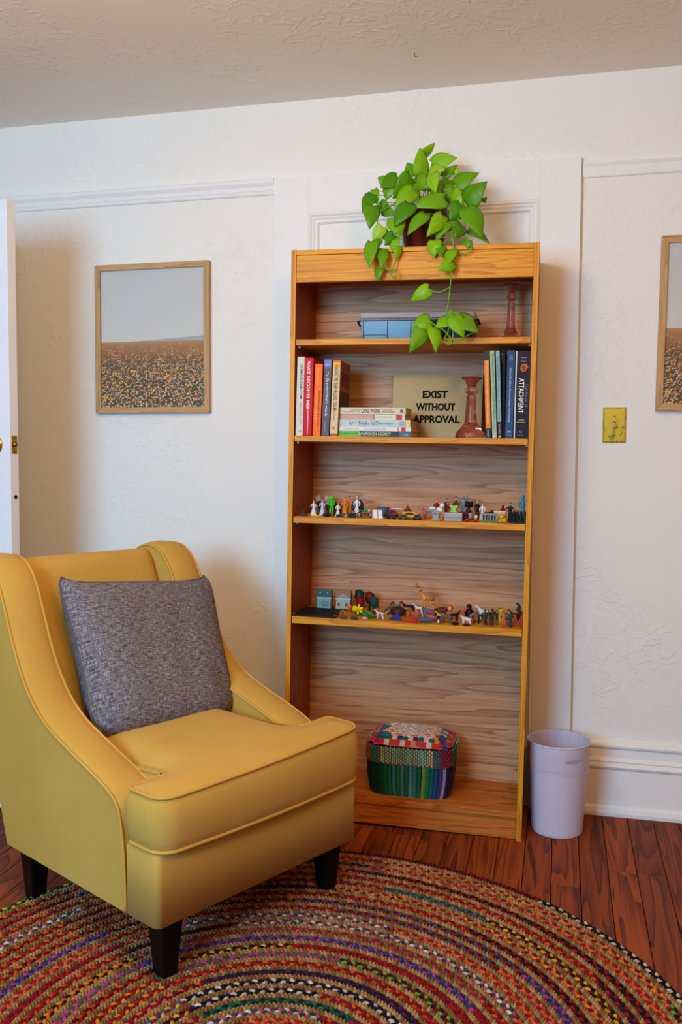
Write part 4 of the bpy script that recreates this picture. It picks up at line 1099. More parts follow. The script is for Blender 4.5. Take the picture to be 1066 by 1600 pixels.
LEAVES = [(505,268,500,80,90,2.88,0),(520,135,600,55,52,2.92,0),(455,278,412,180,88,2.90,0),(575,195,742,150,105,2.90,1),(560,238,662,232,78,2.86,1),(650,280,748,198,58,2.88,0),(730,335,888,250,105,2.85,0),(800,455,940,310,128,2.80,0),
(575,262,597,390,82,2.80,1),(660,425,445,480,112,2.775,0),(500,285,530,385,80,2.86,0),(660,330,722,392,70,2.85,0),(350,285,232,352,96,2.85,0),(262,312,214,283,55,2.90,0),(440,285,318,432,108,2.82,0),(305,325,268,440,86,2.84,0),
(455,368,326,482,100,2.785,0),(425,462,322,612,108,2.755,0),(178,398,112,520,80,2.82,0),(180,475,162,628,92,2.78,0),(188,368,222,482,50,2.84,0),(528,528,408,668,82,2.745,0),(652,542,542,682,82,2.735,0),(705,385,792,522,86,2.82,0),
(775,475,690,578,100,2.765,0),(815,485,914,690,112,2.755,0),(825,630,966,726,58,2.80,3),(670,580,598,706,84,2.74,0),(775,600,728,692,88,2.76,0),(245,612,180,735,68,2.745,1),(325,668,262,740,70,2.735,0),(322,700,334,792,62,2.73,0),(330,560,362,688,96,2.75,0),
(175,712,160,888,80,2.715,0),(252,768,242,892,60,2.72,0),(350,745,345,842,48,2.72,0),(222,892,216,978,50,2.715,0),(590,705,588,822,78,2.73,0),(640,735,628,812,58,2.735,0),(705,770,690,858,70,2.725,0),(718,850,618,905,78,2.715,0),(818,702,770,790,62,2.74,0),
(556,1030,430,1112,76,2.700,0),(562,1235,440,1276,92,2.695,0),(526,1288,428,1458,92,2.690,0),(592,1285,606,1454,70,2.695,0),(690,1228,598,1282,86,2.700,0),(715,1272,704,1148,46,2.695,0),(722,1212,790,1355,92,2.688,0),(740,1215,886,1318,104,2.705,3),
(920,425,932,458,34,2.84,0),(722,242,758,262,40,2.88,1),(470,300,560,360,90,2.84,0),(590,330,640,410,80,2.84,0),(420,330,500,420,80,2.84,0),(690,300,640,400,70,2.87,0),(250,640,280,720,50,2.76,0),(250,500,330,540,60,2.82,0),(640,380,760,430,90,2.84,0),(230,455,300,520,60,2.84,0),(690,600,650,650,60,2.75,0),(215,700,200,780,56,2.74,0)]
rl = random.Random(5)
def leaf_mesh(B_, T_, w, mt, droop=.12, fold=.32):
    ax = T_-B_; L_ = ax.length; ax.normalize()
    toc = (EYE-(potP+B_)).normalized()
    nrm = (toc-ax*toc.dot(ax)).normalized()
    nrm = (Matrix.Rotation(rl.uniform(-.55, .55), 3, ax) @ nrm + Vector((0, 0, .25))).normalized(); nrm = (nrm-ax*nrm.dot(ax)).normalized()
    sd = ax.cross(nrm).normalized(); n = 11; mm = [-1, -.72, -.38, 0, .38, .72, 1]
    vs = []; cosw = 1
    for i in range(n):
        t = i/(n-1)
        # heart outline
        wt = (math.sin(PI*min(1, (t+.10)/1.10)**.62)**.85)*(1-.22*t)
        if i == n-1: wt = 0.0
        if i == 0: wt = .55
        for k in mm:
            back = -.10*abs(k)**1.5*L_ if i <= 1 else 0
            x = t*L_+back*(1-i*.5) ; s_ = k*w*.5*wt
            z = fold*abs(s_)*-.8+ .10*L_*math.sin(PI*t)-droop*L_*t*t*.5 + .02*w*math.sin(t*9+k*2)
            vs.append(B_+ax*x+sd*s_+nrm*z)
    fs = []
    c = len(mm)
    for i in range(n-1):
        for k in range(c-1): fs.append((i*c+k, i*c+k+1, (i+1)*c+k+1, (i+1)*c+k))
    o = MB().add(vs, fs, 0, True).build('leaf', mt, plant, weld=1e-6, fixn=False)
    o.modifiers.new('thick', 'SOLIDIFY').thickness = .0004
    return o
VINES = {
 'a': [(670,470,2.84),(690,560,2.77),(712,680,2.735),(722,780,2.725),(708,900,2.715),(700,1000,2.705),(688,1100,2.70),(676,1195,2.70),(690,1290,2.695),(665,1350,2.695),(668,1390,2.695),(700,1400,2.695),(718,1370,2.70)],
 'b': [(560,440,2.88),(430,400,2.86),(300,480,2.81),(225,520,2.79),(212,600,2.77),(215,760,2.735),(238,880,2.72),(290,900,2.718),(335,905,2.715),(342,940,2.712),(318,955,2.715),(300,925,2.715)],
 'c': [(440,480,2.83),(370,600,2.76),(382,700,2.735),(372,760,2.73),(345,800,2.725),(318,890,2.718),(258,890,2.72)],
 'd': [(700,470,2.85),(800,480,2.79),(770,540,2.77),(720,620,2.75),(712,690,2.735)],
 'e': [(700,690,2.735),(740,770,2.73),(795,798,2.728),(835,775,2.73),(842,742,2.735)],
 'f': [(526,1295,2.69),(600,1345,2.69),(660,1385,2.69),(735,1390,2.692),(820,1335,2.70),(884,1315,2.705)],
 'g': [(700,1000,2.705),(690,1022,2.702),(620,1052,2.70),(556,1034,2.70)],
 'h': [(560,1240,2.695),(610,1280,2.69),(660,1310,2.69),(690,1345,2.69),(735,1385,2.692)],
 'i': [(680,1230,2.70),(700,1260,2.695),(718,1330,2.692),(700,1395,2.692)],
 'j': [(720,640,2.75),(770,655,2.76),(830,628,2.78)]}
anchors = []
for k_, pts in VINES.items():
    P = [zp3(*q) for q in pts]; Q = catmull([tuple(p) for p in P], 6)
    MB().tube(Q, .0019 if k_ != 'b' else .0021, 6).build('stem', m_stem, plant)
    anchors += [Vector(q) for q in Q]
rimtop = Vector((0, 0, .125))
for (bx, by, tx, ty, w_, Y, mt) in LEAVES:
    B_ = zp3(bx, by, Y); dY = rl.uniform(-.03, .01); T_ = zp3(tx, ty, Y+dY)
    sc = (potP.y)/F/4.264
    leaf_mesh(B_, T_, w_*sc*1.34, (m_leaf, m_leaf2, m_leaf2, m_leaf3)[mt])
    if by < 480 and Y > 2.77:
        st0 = Vector((rl.uniform(-.04, .04), rl.uniform(-.04, .03), .12)); md = (st0+B_)/2+Vector((0, 0, .02))
        MB().tube(catmull([tuple(st0), tuple(md), tuple(B_)], 5), .0013, 5).build('petiole', m_stem, plant)
    else:
        nr = min(anchors, key=lambda q: (q-B_).length)
        if (nr-B_).length > .004: MB().tube(catmull([tuple(nr), tuple((nr+B_)/2+Vector((0, -.003, .004))), tuple(B_)], 4), .0012, 5).build('petiole', m_stem, plant)

# ------------------------------------------------------------------ TOYS
def tm(c, r=.45): return mat('toy_%02x%02x%02x' % c, c, r, vary=.05, bscale=120)
def skin_obj(name, verts, edges, radii, m_, parent=None, M=None, sub=1):
    me = bpy.data.meshes.new(name); me.from_pydata(verts, edges, []); me.materials.append(m_)
    o = bpy.data.objects.new(name, me); COL.objects.link(o)
    if parent is not None: o.parent = parent
    if M is not None: o.matrix_local = M
    sk = o.modifiers.new('skin', 'SKIN'); sk.use_smooth_shade = True
    for i_, r_ in enumerate(radii): me.skin_vertices[0].data[i_].radius = (r_ if hasattr(r_, '__len__') else (r_, r_))
    me.skin_vertices[0].data[0].use_root = True
    s_ = o.modifiers.new('sub', 'SUBSURF'); s_.levels = sub; s_.render_levels = sub
    return o
V3, V4 = SH[2]+.0005, SH[3]+.0005
def place(x, v, dep, rz=0): return K(U(x, v, dep), dep, v, rz)
SKN = (222, 170, 136)
def figure(x, hpx, dep, label, body, hair, rz=0, v=V3, style='trousers', legs=None, skin=SKN, arm='down', wide=1.0, group='toy people on the third shelf'):
    """small toy person; body one mesh, head and hair children"""
    H_ = hpx*PXM(dep, v); t = thing('toy_figure', label, 'toy', place(x, v, dep, rz), group=group)
    r = H_*.07*wide
    mb = MB()
    if style == 'gown':
        mb.lathe([(0, 0), (H_*.20*wide, 0), (H_*.19*wide, H_*.04), (H_*.13*wide, H_*.28), (H_*.065*wide, H_*.52), (H_*.095*wide, H_*.68), (H_*.10*wide, H_*.76), (H_*.045, H_*.81), (H_*.035, H_*.86)], 14, sy=.8)
        mb.build('gown', tm(body), t)
    else:
        mb.lathe([(0, H_*.44), (H_*.085*wide, H_*.44), (H_*.085*wide, H_*.52), (H_*.10*wide, H_*.68), (H_*.12*wide, H_*.78), (H_*.05, H_*.82), (H_*.035, H_*.86)], 12, sy=.65)
        mb.build('torso', tm(body), t)
        for s_ in (-1, 1):
            lg = MB().tube([(s_*H_*.05, 0, H_*.48), (s_*H_*.055, 0, H_*.25), (s_*H_*.06, 0, H_*.03)], [H_*.05, H_*.042, H_*.035], 8); lg.ell((s_*H_*.06, -H_*.02, H_*.018), (H_*.035, H_*.06, H_*.02))
            lg.build('leg', tm(legs or body), t)
    for s_ in (-1, 1):
        if arm == 'up' and s_ > 0: pts = [(s_*H_*.11, 0, H_*.76), (s_*H_*.17, -.01*H_, H_*.9), (s_*H_*.18, 0, H_*1.05)]
        elif arm == 'out': pts = [(s_*H_*.11, 0, H_*.76), (s_*H_*.20, -H_*.05, H_*.68), (s_*H_*.27, -H_*.10, H_*.66)]
        else: pts = [(s_*H_*.11*wide, 0, H_*.76), (s_*H_*.16*wide, -H_*.02, H_*.62), (s_*H_*.11*wide, -H_*.10, H_*.52)]
        MB().tube(pts, [H_*.035, H_*.032, H_*.022], 7).build('arm', tm(body), t)
    MB().ell((0, 0, H_*.915), (H_*.062, H_*.062, H_*.08), 0, 10, 7).ell((0, -H_*.062, H_*.905), (H_*.012, H_*.014, H_*.016), 0, 6, 4).build('head', tm(skin), t)
    if hair: MB().ell((0, H_*.018, H_*.945), (H_*.070, H_*.066, H_*.065), 0, 10, 6).build('hair', tm(hair), t)
    return t
W_ = (222, 218, 216); K_ = (22, 22, 26)
def peg(x, hpx, dep, label, c):
    H_ = hpx*PXM(dep, V3); t = thing('peg_doll', label, 'toy', place(x, V3, dep), group='wooden peg dolls on the third shelf')
    MB().lathe([(0, 0), (H_*.16, 0), (H_*.20, H_*.08), (H_*.18, H_*.35), (H_*.10, H_*.60), (0, H_*.62)], 16).build('body', tm(c), t)
    MB().ell((0, 0, H_*.78), (H_*.20, H_*.20, H_*.22), 0, 14, 9).build('head', tm(tuple(min(255, q+16) for q in c)), t)
def simple(name, label, cat, x, v, dep, rz=0, group=None):
    return thing(name, label, cat, place(x, v, dep, rz), group=group)

figure(490, 24, .075, 'small bride figure in a white gown at the left end of the third shelf', W_, (120, 80, 60), style='gown', wide=1.15)
figure(498.5, 27, .095, 'groom figure in a black suit behind the two leftmost brides', K_, (60, 40, 30))
figure(503.5, 26, .085, 'slim bride figure in a pale lilac gown beside the black-suited groom', (206, 198, 216), (150, 110, 80), style='gown')
figure(511.5, 22, .07, 'short groom figure with a white shirt front left of the green figure', K_, (70, 40, 30))
g_ = figure(518, 32, .065, 'bright green big-headed alien figure on the third shelf', (60, 180, 24), None, skin=(70, 200, 30))
MB().ell((0, 0, .058), (.0085, .0085, .0085), 0, 14, 9).build('big_head', tm((70, 200, 30), .25), g_)
figure(523.5, 26, .10, 'dark-suited figure just right of the bright green figure', (36, 36, 50), (50, 30, 26))
figure(528, 22, .06, 'small bride with brown hair standing on a black block', W_, (100, 56, 36), style='gown')
figure(532.5, 22, .13, 'dark red robed figure behind the small bride on a black block', (96, 24, 28), (50, 30, 26), style='gown')
figure(538.5, 30, .075, 'red-haired figure in an orange coat on the third shelf', (214, 130, 24), (150, 24, 30), style='gown', wide=.95)
figure(545, 31, .10, 'dark-haired figure in an orange skirt right of the red-haired one', (206, 132, 50), (30, 22, 24), style='gown', wide=.9)
figure(557.5, 32, .085, 'white robed figure with a dark blue shawl behind the green motorbike', (226, 222, 214), (200, 196, 190), style='gown', wide=1.0)
t = simple('toy_shawl', 'dark blue cape hanging behind the white robed figure', 'toy', 558.5, V3, .11)
MB().lathe([(.018, 0.014), (.021, .025), (.020, .040), (.012, .052), (0, .054)], 14, sy=.5).build('cloth', tm((50, 60, 90)), t)
peg(498, 30, .17, 'pale wooden peg doll, leftmost of the three behind the brides', (150, 124, 106)); peg(506, 26, .19, 'pale wooden peg doll, middle one of the three behind the brides', (150, 128, 112)); peg(511.5, 30, .18, 'pale wooden peg doll just left of the green figure', (158, 140, 130))
# sitting dark figure
t = simple('toy_statuette', 'dark grey seated statuette at the far left of the third shelf', 'toy', 473.5, V3, .045)
MB().lathe([(0, 0), (.0115, 0), (.0125, .003), (.009, .007), (.0062, .010), (.007, .015), (.003, .018), (0, .018)], 14).build('body', tm((66, 56, 60)), t); MB().ell((0, 0, .0205), (.0036, .0036, .0042)).build('head', tm((66, 56, 60)), t)
t = simple('toy_starfish', 'yellow star-shaped toy lying in front of the brides', 'toy', 493.5, V3, .028)
mb = MB(); P = []
for k in range(10):
    a = k*PI/5+.3; r_ = .019 if k % 2 == 0 else .008; P.append((r_*math.cos(a), r_*math.sin(a)*.8))
mb.add([(p[0], p[1], .001) for p in P]+[(0, 0, .0075)], [(k, (k+1) % 10, 10) for k in range(10)]+[tuple(range(10))[::-1]]); mb.build('star', tm((214, 176, 44)), t)
def blob(name, label, x, v, dep, sz, c, rz=0, parts=(), group=None, cat='toy', rough=.4):
    """rounded body with extra rounded lumps: (offset, radii, colour, part name)"""
    t = simple(name, label, cat, x, v, dep, rz, group)
    MB().ell((0, 0, sz[2]), sz, 0, 12, 8).build('body', tm(c, rough), t)
    for o_, r_, c_, n_ in parts: MB().ell(o_, r_, 0, 10, 6).build(n_, tm(c_, rough), t)
    return t
def block(name, label, x, v, dep, sx, sy, sz, c, parts=(), rz=0, group=None, bev=.0008, lift=0, cat='toy'):
    t = thing(name, label, cat, K(U(x, v, dep), dep, v+lift, rz), group=group)
    MB().box(-sx/2, sx/2, 0, sy, 0, sz).build('body', tm(c), t, bevel=bev)
    for (x0, x1, y0, y1, z0, z1_, c_, n_) in parts: MB().box(x0, x1, y0, y1, z0, z1_).build(n_, tm(c_), t, bevel=.0004)
    return t
block('toy_stand', 'black block under the small brown-haired bride', 528, V3, .040, .012, .012, .008, K_)
blob('toy_beetle', 'dark blue rounded toy at the shelf front below the short groom', 511, V3, .028, (.013, .010, .0055), (30, 34, 56), parts=[((-.011, 0, .006), (.004, .004, .004), (20, 20, 30), 'head')])
blob('toy_helmet', 'blue-grey round toy in front of the orange-coated figure', 537, V3, .030, (.0085, .008, .0065), (60, 82, 110), parts=[((.006, -.004, .004), (.004, .003, .004), (160, 170, 180), 'visor')])
block('toy_hat_box', 'black box with a dark blue lid in front of the brown cello', 549.5, V3, .024, .022, .014, .011, (24, 26, 30), [(-.012, .012, -.001, .015, .011, .0135, (34, 42, 66), 'lid')])
t = simple('toy_cello', 'tiny brown cello between the orange-skirted and the white robed figure', 'toy', 551.5, V3, .065)
MB().lathe([(0, 0), (.006, .001), (.0068, .006), (.0042, .011), (.0055, .016), (.003, .020), (0, .021)], 12, sy=.4).build('body', tm((150, 82, 30), .3), t)
MB().tube([(0, 0, .019), (0, 0, .032)], .0012, 6).build('neck', tm((70, 36, 18)), t)

# motorbike
t = simple('toy_motorbike', 'green and white toy dirt motorbike on the third shelf', 'toy', 570, V3, .05, -.08)
def torus(mb, c, R_, r_, axis='Y', n=20, s_=8): mb.tube([(c[0]+R_*math.cos(2*PI*k/n), c[1], c[2]+R_*math.sin(2*PI*k/n)) for k in range(n)], r_, s_, closed=True); return mb
for cx in (-.0185, .0185):
    wh = torus(MB(), (cx, 0, .009), .0075, .0017).build('wheel', tm((30, 30, 34)), t)
    mb = MB()
    for k in range(6): mb.tube([(cx, 0, .009), (cx+.007*math.cos(k*PI/3), 0, .009+.007*math.sin(k*PI/3))], .0003, 4)
    mb.tube([(cx, -.002, .009), (cx, .002, .009)], .0016, 8); mb.build('spokes', tm((160, 160, 165), .3), wh)
MB().tube(catmull([(-.020, 0, .020), (-.010, 0, .0225), (0, 0, .021), (.008, 0, .024), (.012, 0, .022)], 4), [.0012, .002, .0026, .003, .003, .003]+[.003]*8+[.0026, .0022, .002], 8).build('fairing', tm((36, 134, 58), .25), t) if False else MB().ell((-.012, 0, .0215), (.010, .0022, .0018)).ell((.004, 0, .0215), (.009, .0034, .0042)).ell((.020, 0, .0205), (.008, .0022, .0012)).build('fairing', tm((36, 134, 58), .25), t)
MB().tube([(.0185, 0, .009), (.011, 0, .027)], .0013, 6).tube([(.011, -.008, .0275), (.011, .008, .0275)], .0009, 6).build('fork', tm((190, 190, 195), .3), t)
MB().ell((0, 0, .0115), (.006, .003, .005)).tube([(-.0185, 0, .009), (-.002, 0, .013)], .0012, 6).build('engine', tm((70, 72, 78), .3), t)
MB().ell((.013, 0, .0225), (.004, .0026, .0035)).build('number_plate', tm((220, 222, 220)), t)
# boots
t = simple('toy_boots', 'pair of chunky white toy boots right of the green motorbike', 'toy', 590, V3, .035, .15)
for s_ in (-.0082, .0082):
    MB().prism([(-.007, 0), (.009, 0), (.009, .005), (.003, .009), (.002, .026), (-.007, .027)], lambda p: (p[0]*.35+s_-.0068, -p[0], p[1]), lambda p: (p[0]*.35+s_+.0068, -p[0], p[1])).build('boot', tm((226, 220, 214), .4), t, bevel=.0015)
def bowl(x, dep, label, c, R_, H_, v=V3, lift=0):
    t = thing('toy_bowl', label, 'toy', K(U(x, v, dep), dep, v+lift))
    MB().lathe([(0, 0), (R_*.6, 0), (R_*.72, H_*.2), (R_, H_), (R_*.93, H_), (R_*.62, H_*.25), (0, H_*.2)], 24).build('bowl', tm(c), t)
bowl(599, .13, 'slate blue toy tub behind the white boots', (62, 88, 122), .021, .030)

def car(x, dep, label, c, L_, H_, W2, v=V3, rz=0, cab=(.25, .75), boxy=False, group='toy vehicles on the third shelf', lift=0):
    t = thing('toy_car', label, 'toy car', K(U(x, v, dep), dep, v+lift, rz), group=group)
    h1 = H_*.55; r_ = H_*.22
    if boxy: poly = [(-L_/2, r_), (L_/2, r_), (L_/2, H_*.62), (L_*.38, H_), (-L_/2, H_)]
    else: poly = [(-L_/2, r_), (L_/2, r_), (L_/2, h1*.8), (L_*.30, h1), (L_*.14, H_), (-L_*.24, H_), (-L_*.40, h1), (-L_/2, h1*.9)]
    MB().prism(poly, lambda p: (p[0], -W2/2, p[1]), lambda p: (p[0], W2/2, p[1])).build('body', tm(c, .3), t, bevel=.0008)
    for s_ in (-1, 1):
        MB().box(-L_*.2, L_*.12, s_*W2/2-.0003, s_*W2/2+.0003, h1*1.05, H_*.9).build('window', tm((30, 34, 40), .2), t)
        for k in (-.30, .30): MB().lathe([(0, -.0015), (r_, -.0015), (r_, .0015), (0, .0015)], 14).build('wheel', tm((22, 22, 24)), t, T((k*L_, s_*W2/2, r_)) @ RX(PI/2))
    return t
car(614, .115, 'dark red toy truck behind the dark blue race car', (140, 36, 22), .040, .024, .02)
car(611.5, .028, 'dark blue toy race car at the shelf front', (30, 32, 56), .030, .015, .016)
block('toy_surfboard', 'white toy plank lying across the red truck', 621, V3, .10, .034, .010, .004, (216, 214, 216), lift=.026, bev=.0018)
car(631, .030, 'small green toy car left of the yellow bus', (62, 92, 38), .032, .015, .016)
bus = car(642, .050, 'yellow toy school bus on the third shelf', (222, 148, 26), .052, .023, .020, boxy=True)
MB().box(-.018, .012, -.0104, -.0101, .0145, .018).build('window_band', tm((60, 50, 40), .2), bus)
car(652.5, .022, 'grey-purple toy car in front of the yellow bus', (62, 50, 62), .028, .017, .016)
t = simple('toy_pagoda', 'brown pagoda with a thin spire behind the yellow bus', 'toy', 637, V3, .12)
MB().lathe([(0, 0), (.018, 0), (.018, .010), (.013, .011), (.012, .020), (.015, .021), (.006, .028), (.005, .034), (.001, .036), (.0008, .046), (0, .047)], 6, smooth=False).build('tower', tm((118, 50, 32)), t)
figure(659, 22, .075, 'woman figure in a red and white striped dress on the third shelf', (186, 110, 108), (30, 22, 24), style='gown', wide=1.3, arm='out')

def animal(x, dep, label, c, L_, H_, v=V4, rz=0, neck=.25, head=.16, body=.2, legr=.05, tail=.25, spots=None, name='toy_animal', group='toy animals on the fourth shelf', mane=None, neck_up=.6, muzzle=.12, lift=0):
    """one continuous quadruped skin; faces +x when rz = 0"""
    t = thing(name, label, 'toy animal', K(U(x, v, dep), dep, v+lift, rz), group=group)
    bz = H_*.55; bl = L_*.5; n = []; e = []; r = []
    def ad(p, rr, pr=None):
        n.append(p); r.append(rr)
        if pr is not None: e.append((pr, len(n)-1))
        return len(n)-1
    B = body*L_*.5; lr = legr*L_
    c0 = ad((0, 0, bz), B*.95); ch_ = ad((bl*.42, 0, bz+H_*.03), B, c0); sh = ad((bl*.62, 0, bz+H_*.10), B*.7, ch_)
    rp_ = ad((-bl*.45, 0, bz+H_*.02), B*.95, c0)
    nk = ad((bl*.62+L_*neck*(1-neck_up), 0, bz+H_*.10+L_*neck*neck_up), B*.42, sh)
    hd = ad((n[nk][0]+L_*head*.35, 0, n[nk][2]+L_*head*.15), B*.48, nk); mz = ad((n[hd][0]+L_*muzzle, 0, n[hd][2]-L_*muzzle*.5), B*.28, hd)
    for s_ in (-1, 1):
        er = ad((n[hd][0]-L_*.03, s_*B*.42, n[hd][2]+B*.55), B*.12, hd)
        k1 = ad((bl*.45, s_*B*.62, bz*.55), lr*1.1, ch_); k2 = ad((bl*.48, s_*B*.62, bz*.28), lr*.8, k1); k3 = ad((bl*.46, s_*B*.62, lr*.5), lr*.8, k2)
        q1 = ad((-bl*.38, s_*B*.62, bz*.62), lr*1.4, rp_); q2 = ad((-bl*.62, s_*B*.62, bz*.35), lr*.8, q1); q3 = ad((-bl*.56, s_*B*.62, lr*.5), lr*.8, q2)
    if tail: t1 = ad((-bl*.70, 0, bz+H_*.05), B*.16, rp_); t2 = ad((-bl*.70-L_*tail*.4, 0, bz-H_*.05), B*.12, t1)
    skin_obj('body', n, e, r, tm(c), t, sub=1)
    if spots:
        mb = MB(); rr = random.Random(hash(label) % 999 if False else len(label))
        for k in range(6): mb.ell((rr.uniform(-bl*.5, bl*.6), -B*.82*(1 if k % 3 else -1), bz+rr.uniform(-B*.5, B*.6)), (L_*.055, B*.2, L_*.05), 0, 8, 5)
        mb.build('markings', tm(spots), t)
    if mane: MB().tube([n[sh], n[nk], (n[hd][0]-L_*.03, 0, n[hd][2]+B*.3)], B*.55, 8).build('mane', tm(mane), t)
    return t
animal(671, .11, 'light grey toy horse left of the tombstone', (150, 150, 156), .050, .042, v=V3, rz=.3, neck=.3, group='toy animals on the third shelf', mane=(190, 190, 190))
t = simple('toy_tombstone', 'small grey tombstone lettered RIP at the front of the third shelf', 'toy', 680.5, V3, .022)
ms = tm((150, 152, 158)); mb = MB(); mb.box(-.013, .013, -.001, .009, 0, .006); mb.prism([(-.0095, .006), (.0095, .006), (.0095, .024)]+[(.0095*math.cos(a*PI/8), .024+.009*math.sin(a*PI/8)) for a in range(1, 8)]+[(-.0095, .024)], lambda p: (p[0], .001, p[1]), lambda p: (p[0], .007, p[1])); mb.build('stone', ms, t, bevel=.0006)
text('R.I.P', .013, .005, spineM(0, .022, 0, .0008), ink((60, 62, 68)), t, .02)
blob('toy_bird', 'plump white toy bird perched behind the tombstone', 683.5, V3, .05, (.016, .010, .008), (224, 222, 218), rz=.2, parts=[((.006, -.004, .030), (.012, .009, .011), (220, 220, 216), 'breast'), ((.014, -.002, .046), (.008, .008, .008), (230, 228, 222), 'head'), ((-.016, 0, .036), (.012, .004, .006), (214, 212, 210), 'wing')])
figure(682, 30, .10, 'small red-haired figure standing behind the white bird', (130, 30, 34), (150, 30, 36))
figure(688, 22, .045, 'beige robed figure beside the tombstone', (196, 170, 130), None, style='gown', skin=(222, 214, 204))
figure(697.5, 31, .12, 'tall dark figure with a black top hat behind the red figure', (40, 30, 36), (20, 16, 20), wide=1.1)
figure(699.5, 27, .085, 'figure in a dark red coat left of the green dress', (130, 34, 30), (40, 24, 22), style='gown', wide=.8)
bx_ = block('toy_chest', 'silver grey box under the light green dress', 708, V3, .022, .054, .030, .024, (162, 158, 166), [(-.0275, .0275, -.0006, .0306, .021, .0255, (180, 176, 184), 'lid'), (-.026, .026, -.0005, .001, .010, .0115, (120, 116, 128), 'trim')])
t = thing('toy_dress', 'light green dress figure with outstretched arms on the silver box', 'toy', K(U(709, V3, .035), .035, V3+.026))
MB().prism([(-.010, 0), (.010, 0), (.007, .012), (.014, .018), (.010, .023), (.004, .021), (-.004, .021), (-.012, .025), (-.015, .020), (-.007, .013)], lambda p: (p[0], -.004, p[1]), lambda p: (p[0], .004, p[1])).build('dress', tm((140, 206, 80)), t, bevel=.0015)
figure(712, 34, .12, 'dark-haired figure in red behind the green dress', (110, 40, 44), (26, 20, 22), style='gown', wide=.8)
figure(723.5, 36, .15, 'light blue toy robot with a raised arm behind the lighthouse', (120, 146, 160), None, skin=(130, 150, 160), arm='up', wide=.8)
t = simple('toy_tree', 'dark toy tree with blue and yellow fruit behind the lighthouse', 'toy', 732.5, V3, .13)
MB().tube([(0, 0, 0), (0, 0, .04)], [.006, .003], 8).build('trunk', tm((40, 30, 40)), t); MB().ell((0, 0, .045), (.014, .012, .009)).ell((-.006, 0, .053), (.007, .006, .005)).ell((.008, 0, .052), (.006, .006, .006)).build('crown', tm((30, 24, 34)), t)
MB().ell((.008, -.008, .026), (.006, .005, .009)).build('fruit', tm((206, 150, 30)), t); MB().ell((-.002, -.009, .026), (.007, .004, .010)).build('fruit', tm((30, 40, 90)), t)
blob('toy_hedgehog', 'brown bristly toy ball behind the silver box', 722, V3, .075, (.016, .012, .014), (84, 50, 36), parts=[((.012, -.008, .010), (.005, .004, .004), (120, 80, 60), 'snout')])
t = simple('toy_lighthouse', 'short pale grey tower with a black cap at the shelf front', 'toy', 735, V3, .050)
MB().lathe([(.0062, .002), (.0062, .022), (.007, .023), (.007, .025), (.004, .026)], 16).build('tower', tm((170, 168, 170)), t); MB().lathe([(.004, .026), (.0045, .031), (.002, .035), (0, .036)], 14).build('cap', tm(K_), t)
t = simple('toy_urn', 'tiny white urn right of the pale grey tower', 'toy', 744, V3, .040)
MB().lathe([(0, 0), (.003, 0), (.0018, .003), (.005, .009), (.0052, .012), (.003, .015), (.004, .017), (0, .017)], 14).build('urn', tm((226, 214, 200)), t, T((0, 0, .004))); MB().box(-.004, .004, -.004, .004, 0, .004).build('base', tm(K_), t)
car(737, .016, 'flat bright red toy sports car at the shelf front', (190, 16, 20), .046, .011, .018)
figure(745.5, 30, .11, 'slim groom in black right of the dark toy tree', K_, (180, 150, 110))
figure(753.5, 28, .08, 'bride in white with long dark hair next to the black horse', W_, (26, 20, 20), style='gown', wide=.9)
animal(766, .15, 'dark green toy crocodile at the back right of the third shelf', (26, 44, 30), .060, .034, v=V3, neck=.1, group='toy animals on the third shelf', neck_up=.2, muzzle=.2, lift=0)
animal(758, .11, 'black toy horse behind the grey temple', (28, 24, 26), .050, .034, v=V3, rz=.1, group='toy animals on the third shelf')
animal(762, .075, 'brown toy dog behind the grey temple', (110, 50, 30), .036, .026, v=V3, rz=3.3, group='toy animals on the third shelf')
# temple
t = simple('toy_temple', 'grey toy temple with columns on a green base', 'toy', 764.5, V3, .018)
MB().box(-.0265, .0265, 0, .022, 0, .004).build('ground', tm((60, 150, 66)), t, bevel=.001)
MB().box(-.024, .024, .001, .020, .0215, .0265).build('roof', tm((140, 140, 148)), t, bevel=.0006)
for k in range(6): MB().lathe([(.0026, .004), (.002, .006), (.002, .0205), (.0026, .0215)], 10).build('column', tm((150, 150, 158)), t, T((-.021+k*.0084, .004, 0)))
MB().box(-.022, .022, .010, .018, .004, .0215).build('inner_wall', tm((80, 80, 88)), t)
block('toy_crate', 'pale wooden toy chest behind the yellow lion', 780.5, V3, .060, .034, .022, .033, (206, 184, 140), [(-.018, .018, -.001, .023, .029, .034, (220, 202, 160), 'lid')])
t = thing('toy_figure', 'red figure with black hair sitting on the pale toy chest', 'toy', K(U(785.5, V3, .07), .07, V3+.0345), group='toy people on the third shelf')
MB().lathe([(0, 0), (.007, 0), (.006, .006), (.003, .010), (0, .0105)], 12).build('body', tm((130, 26, 24)), t); MB().ell((0, 0, .0135), (.0035, .0035, .0045)).build('head', tm((60, 36, 30)), t)
t = blob('toy_lion', 'yellow seated toy lion at the front right of the third shelf', 786, V3, .018, (.013, .011, .009), (206, 164, 40), parts=[((-.003, -.006, .020), (.009, .008, .009), (196, 150, 34), 'mane'), ((-.004, -.012, .019), (.005, .004, .005), (226, 188, 70), 'face'), ((.006, -.010, .005), (.004, .007, .004), (214, 174, 50), 'paw'), ((-.010, -.010, .005), (.004, .007, .004), (214, 174, 50), 'paw')])
figure(797, 29, .08, 'small pirate-like figure in black and red at the right of the pale chest', (50, 34, 34), (20, 18, 18), arm='out', wide=1.1)
blob('toy_bush', 'dark green toy bush behind the black stones', 804, V3, .09, (.012, .010, .016), (30, 44, 28))
t = simple('toy_stone_row', 'row of black standing stones at the right end of the third shelf', 'toy', 808.5, V3, .020)
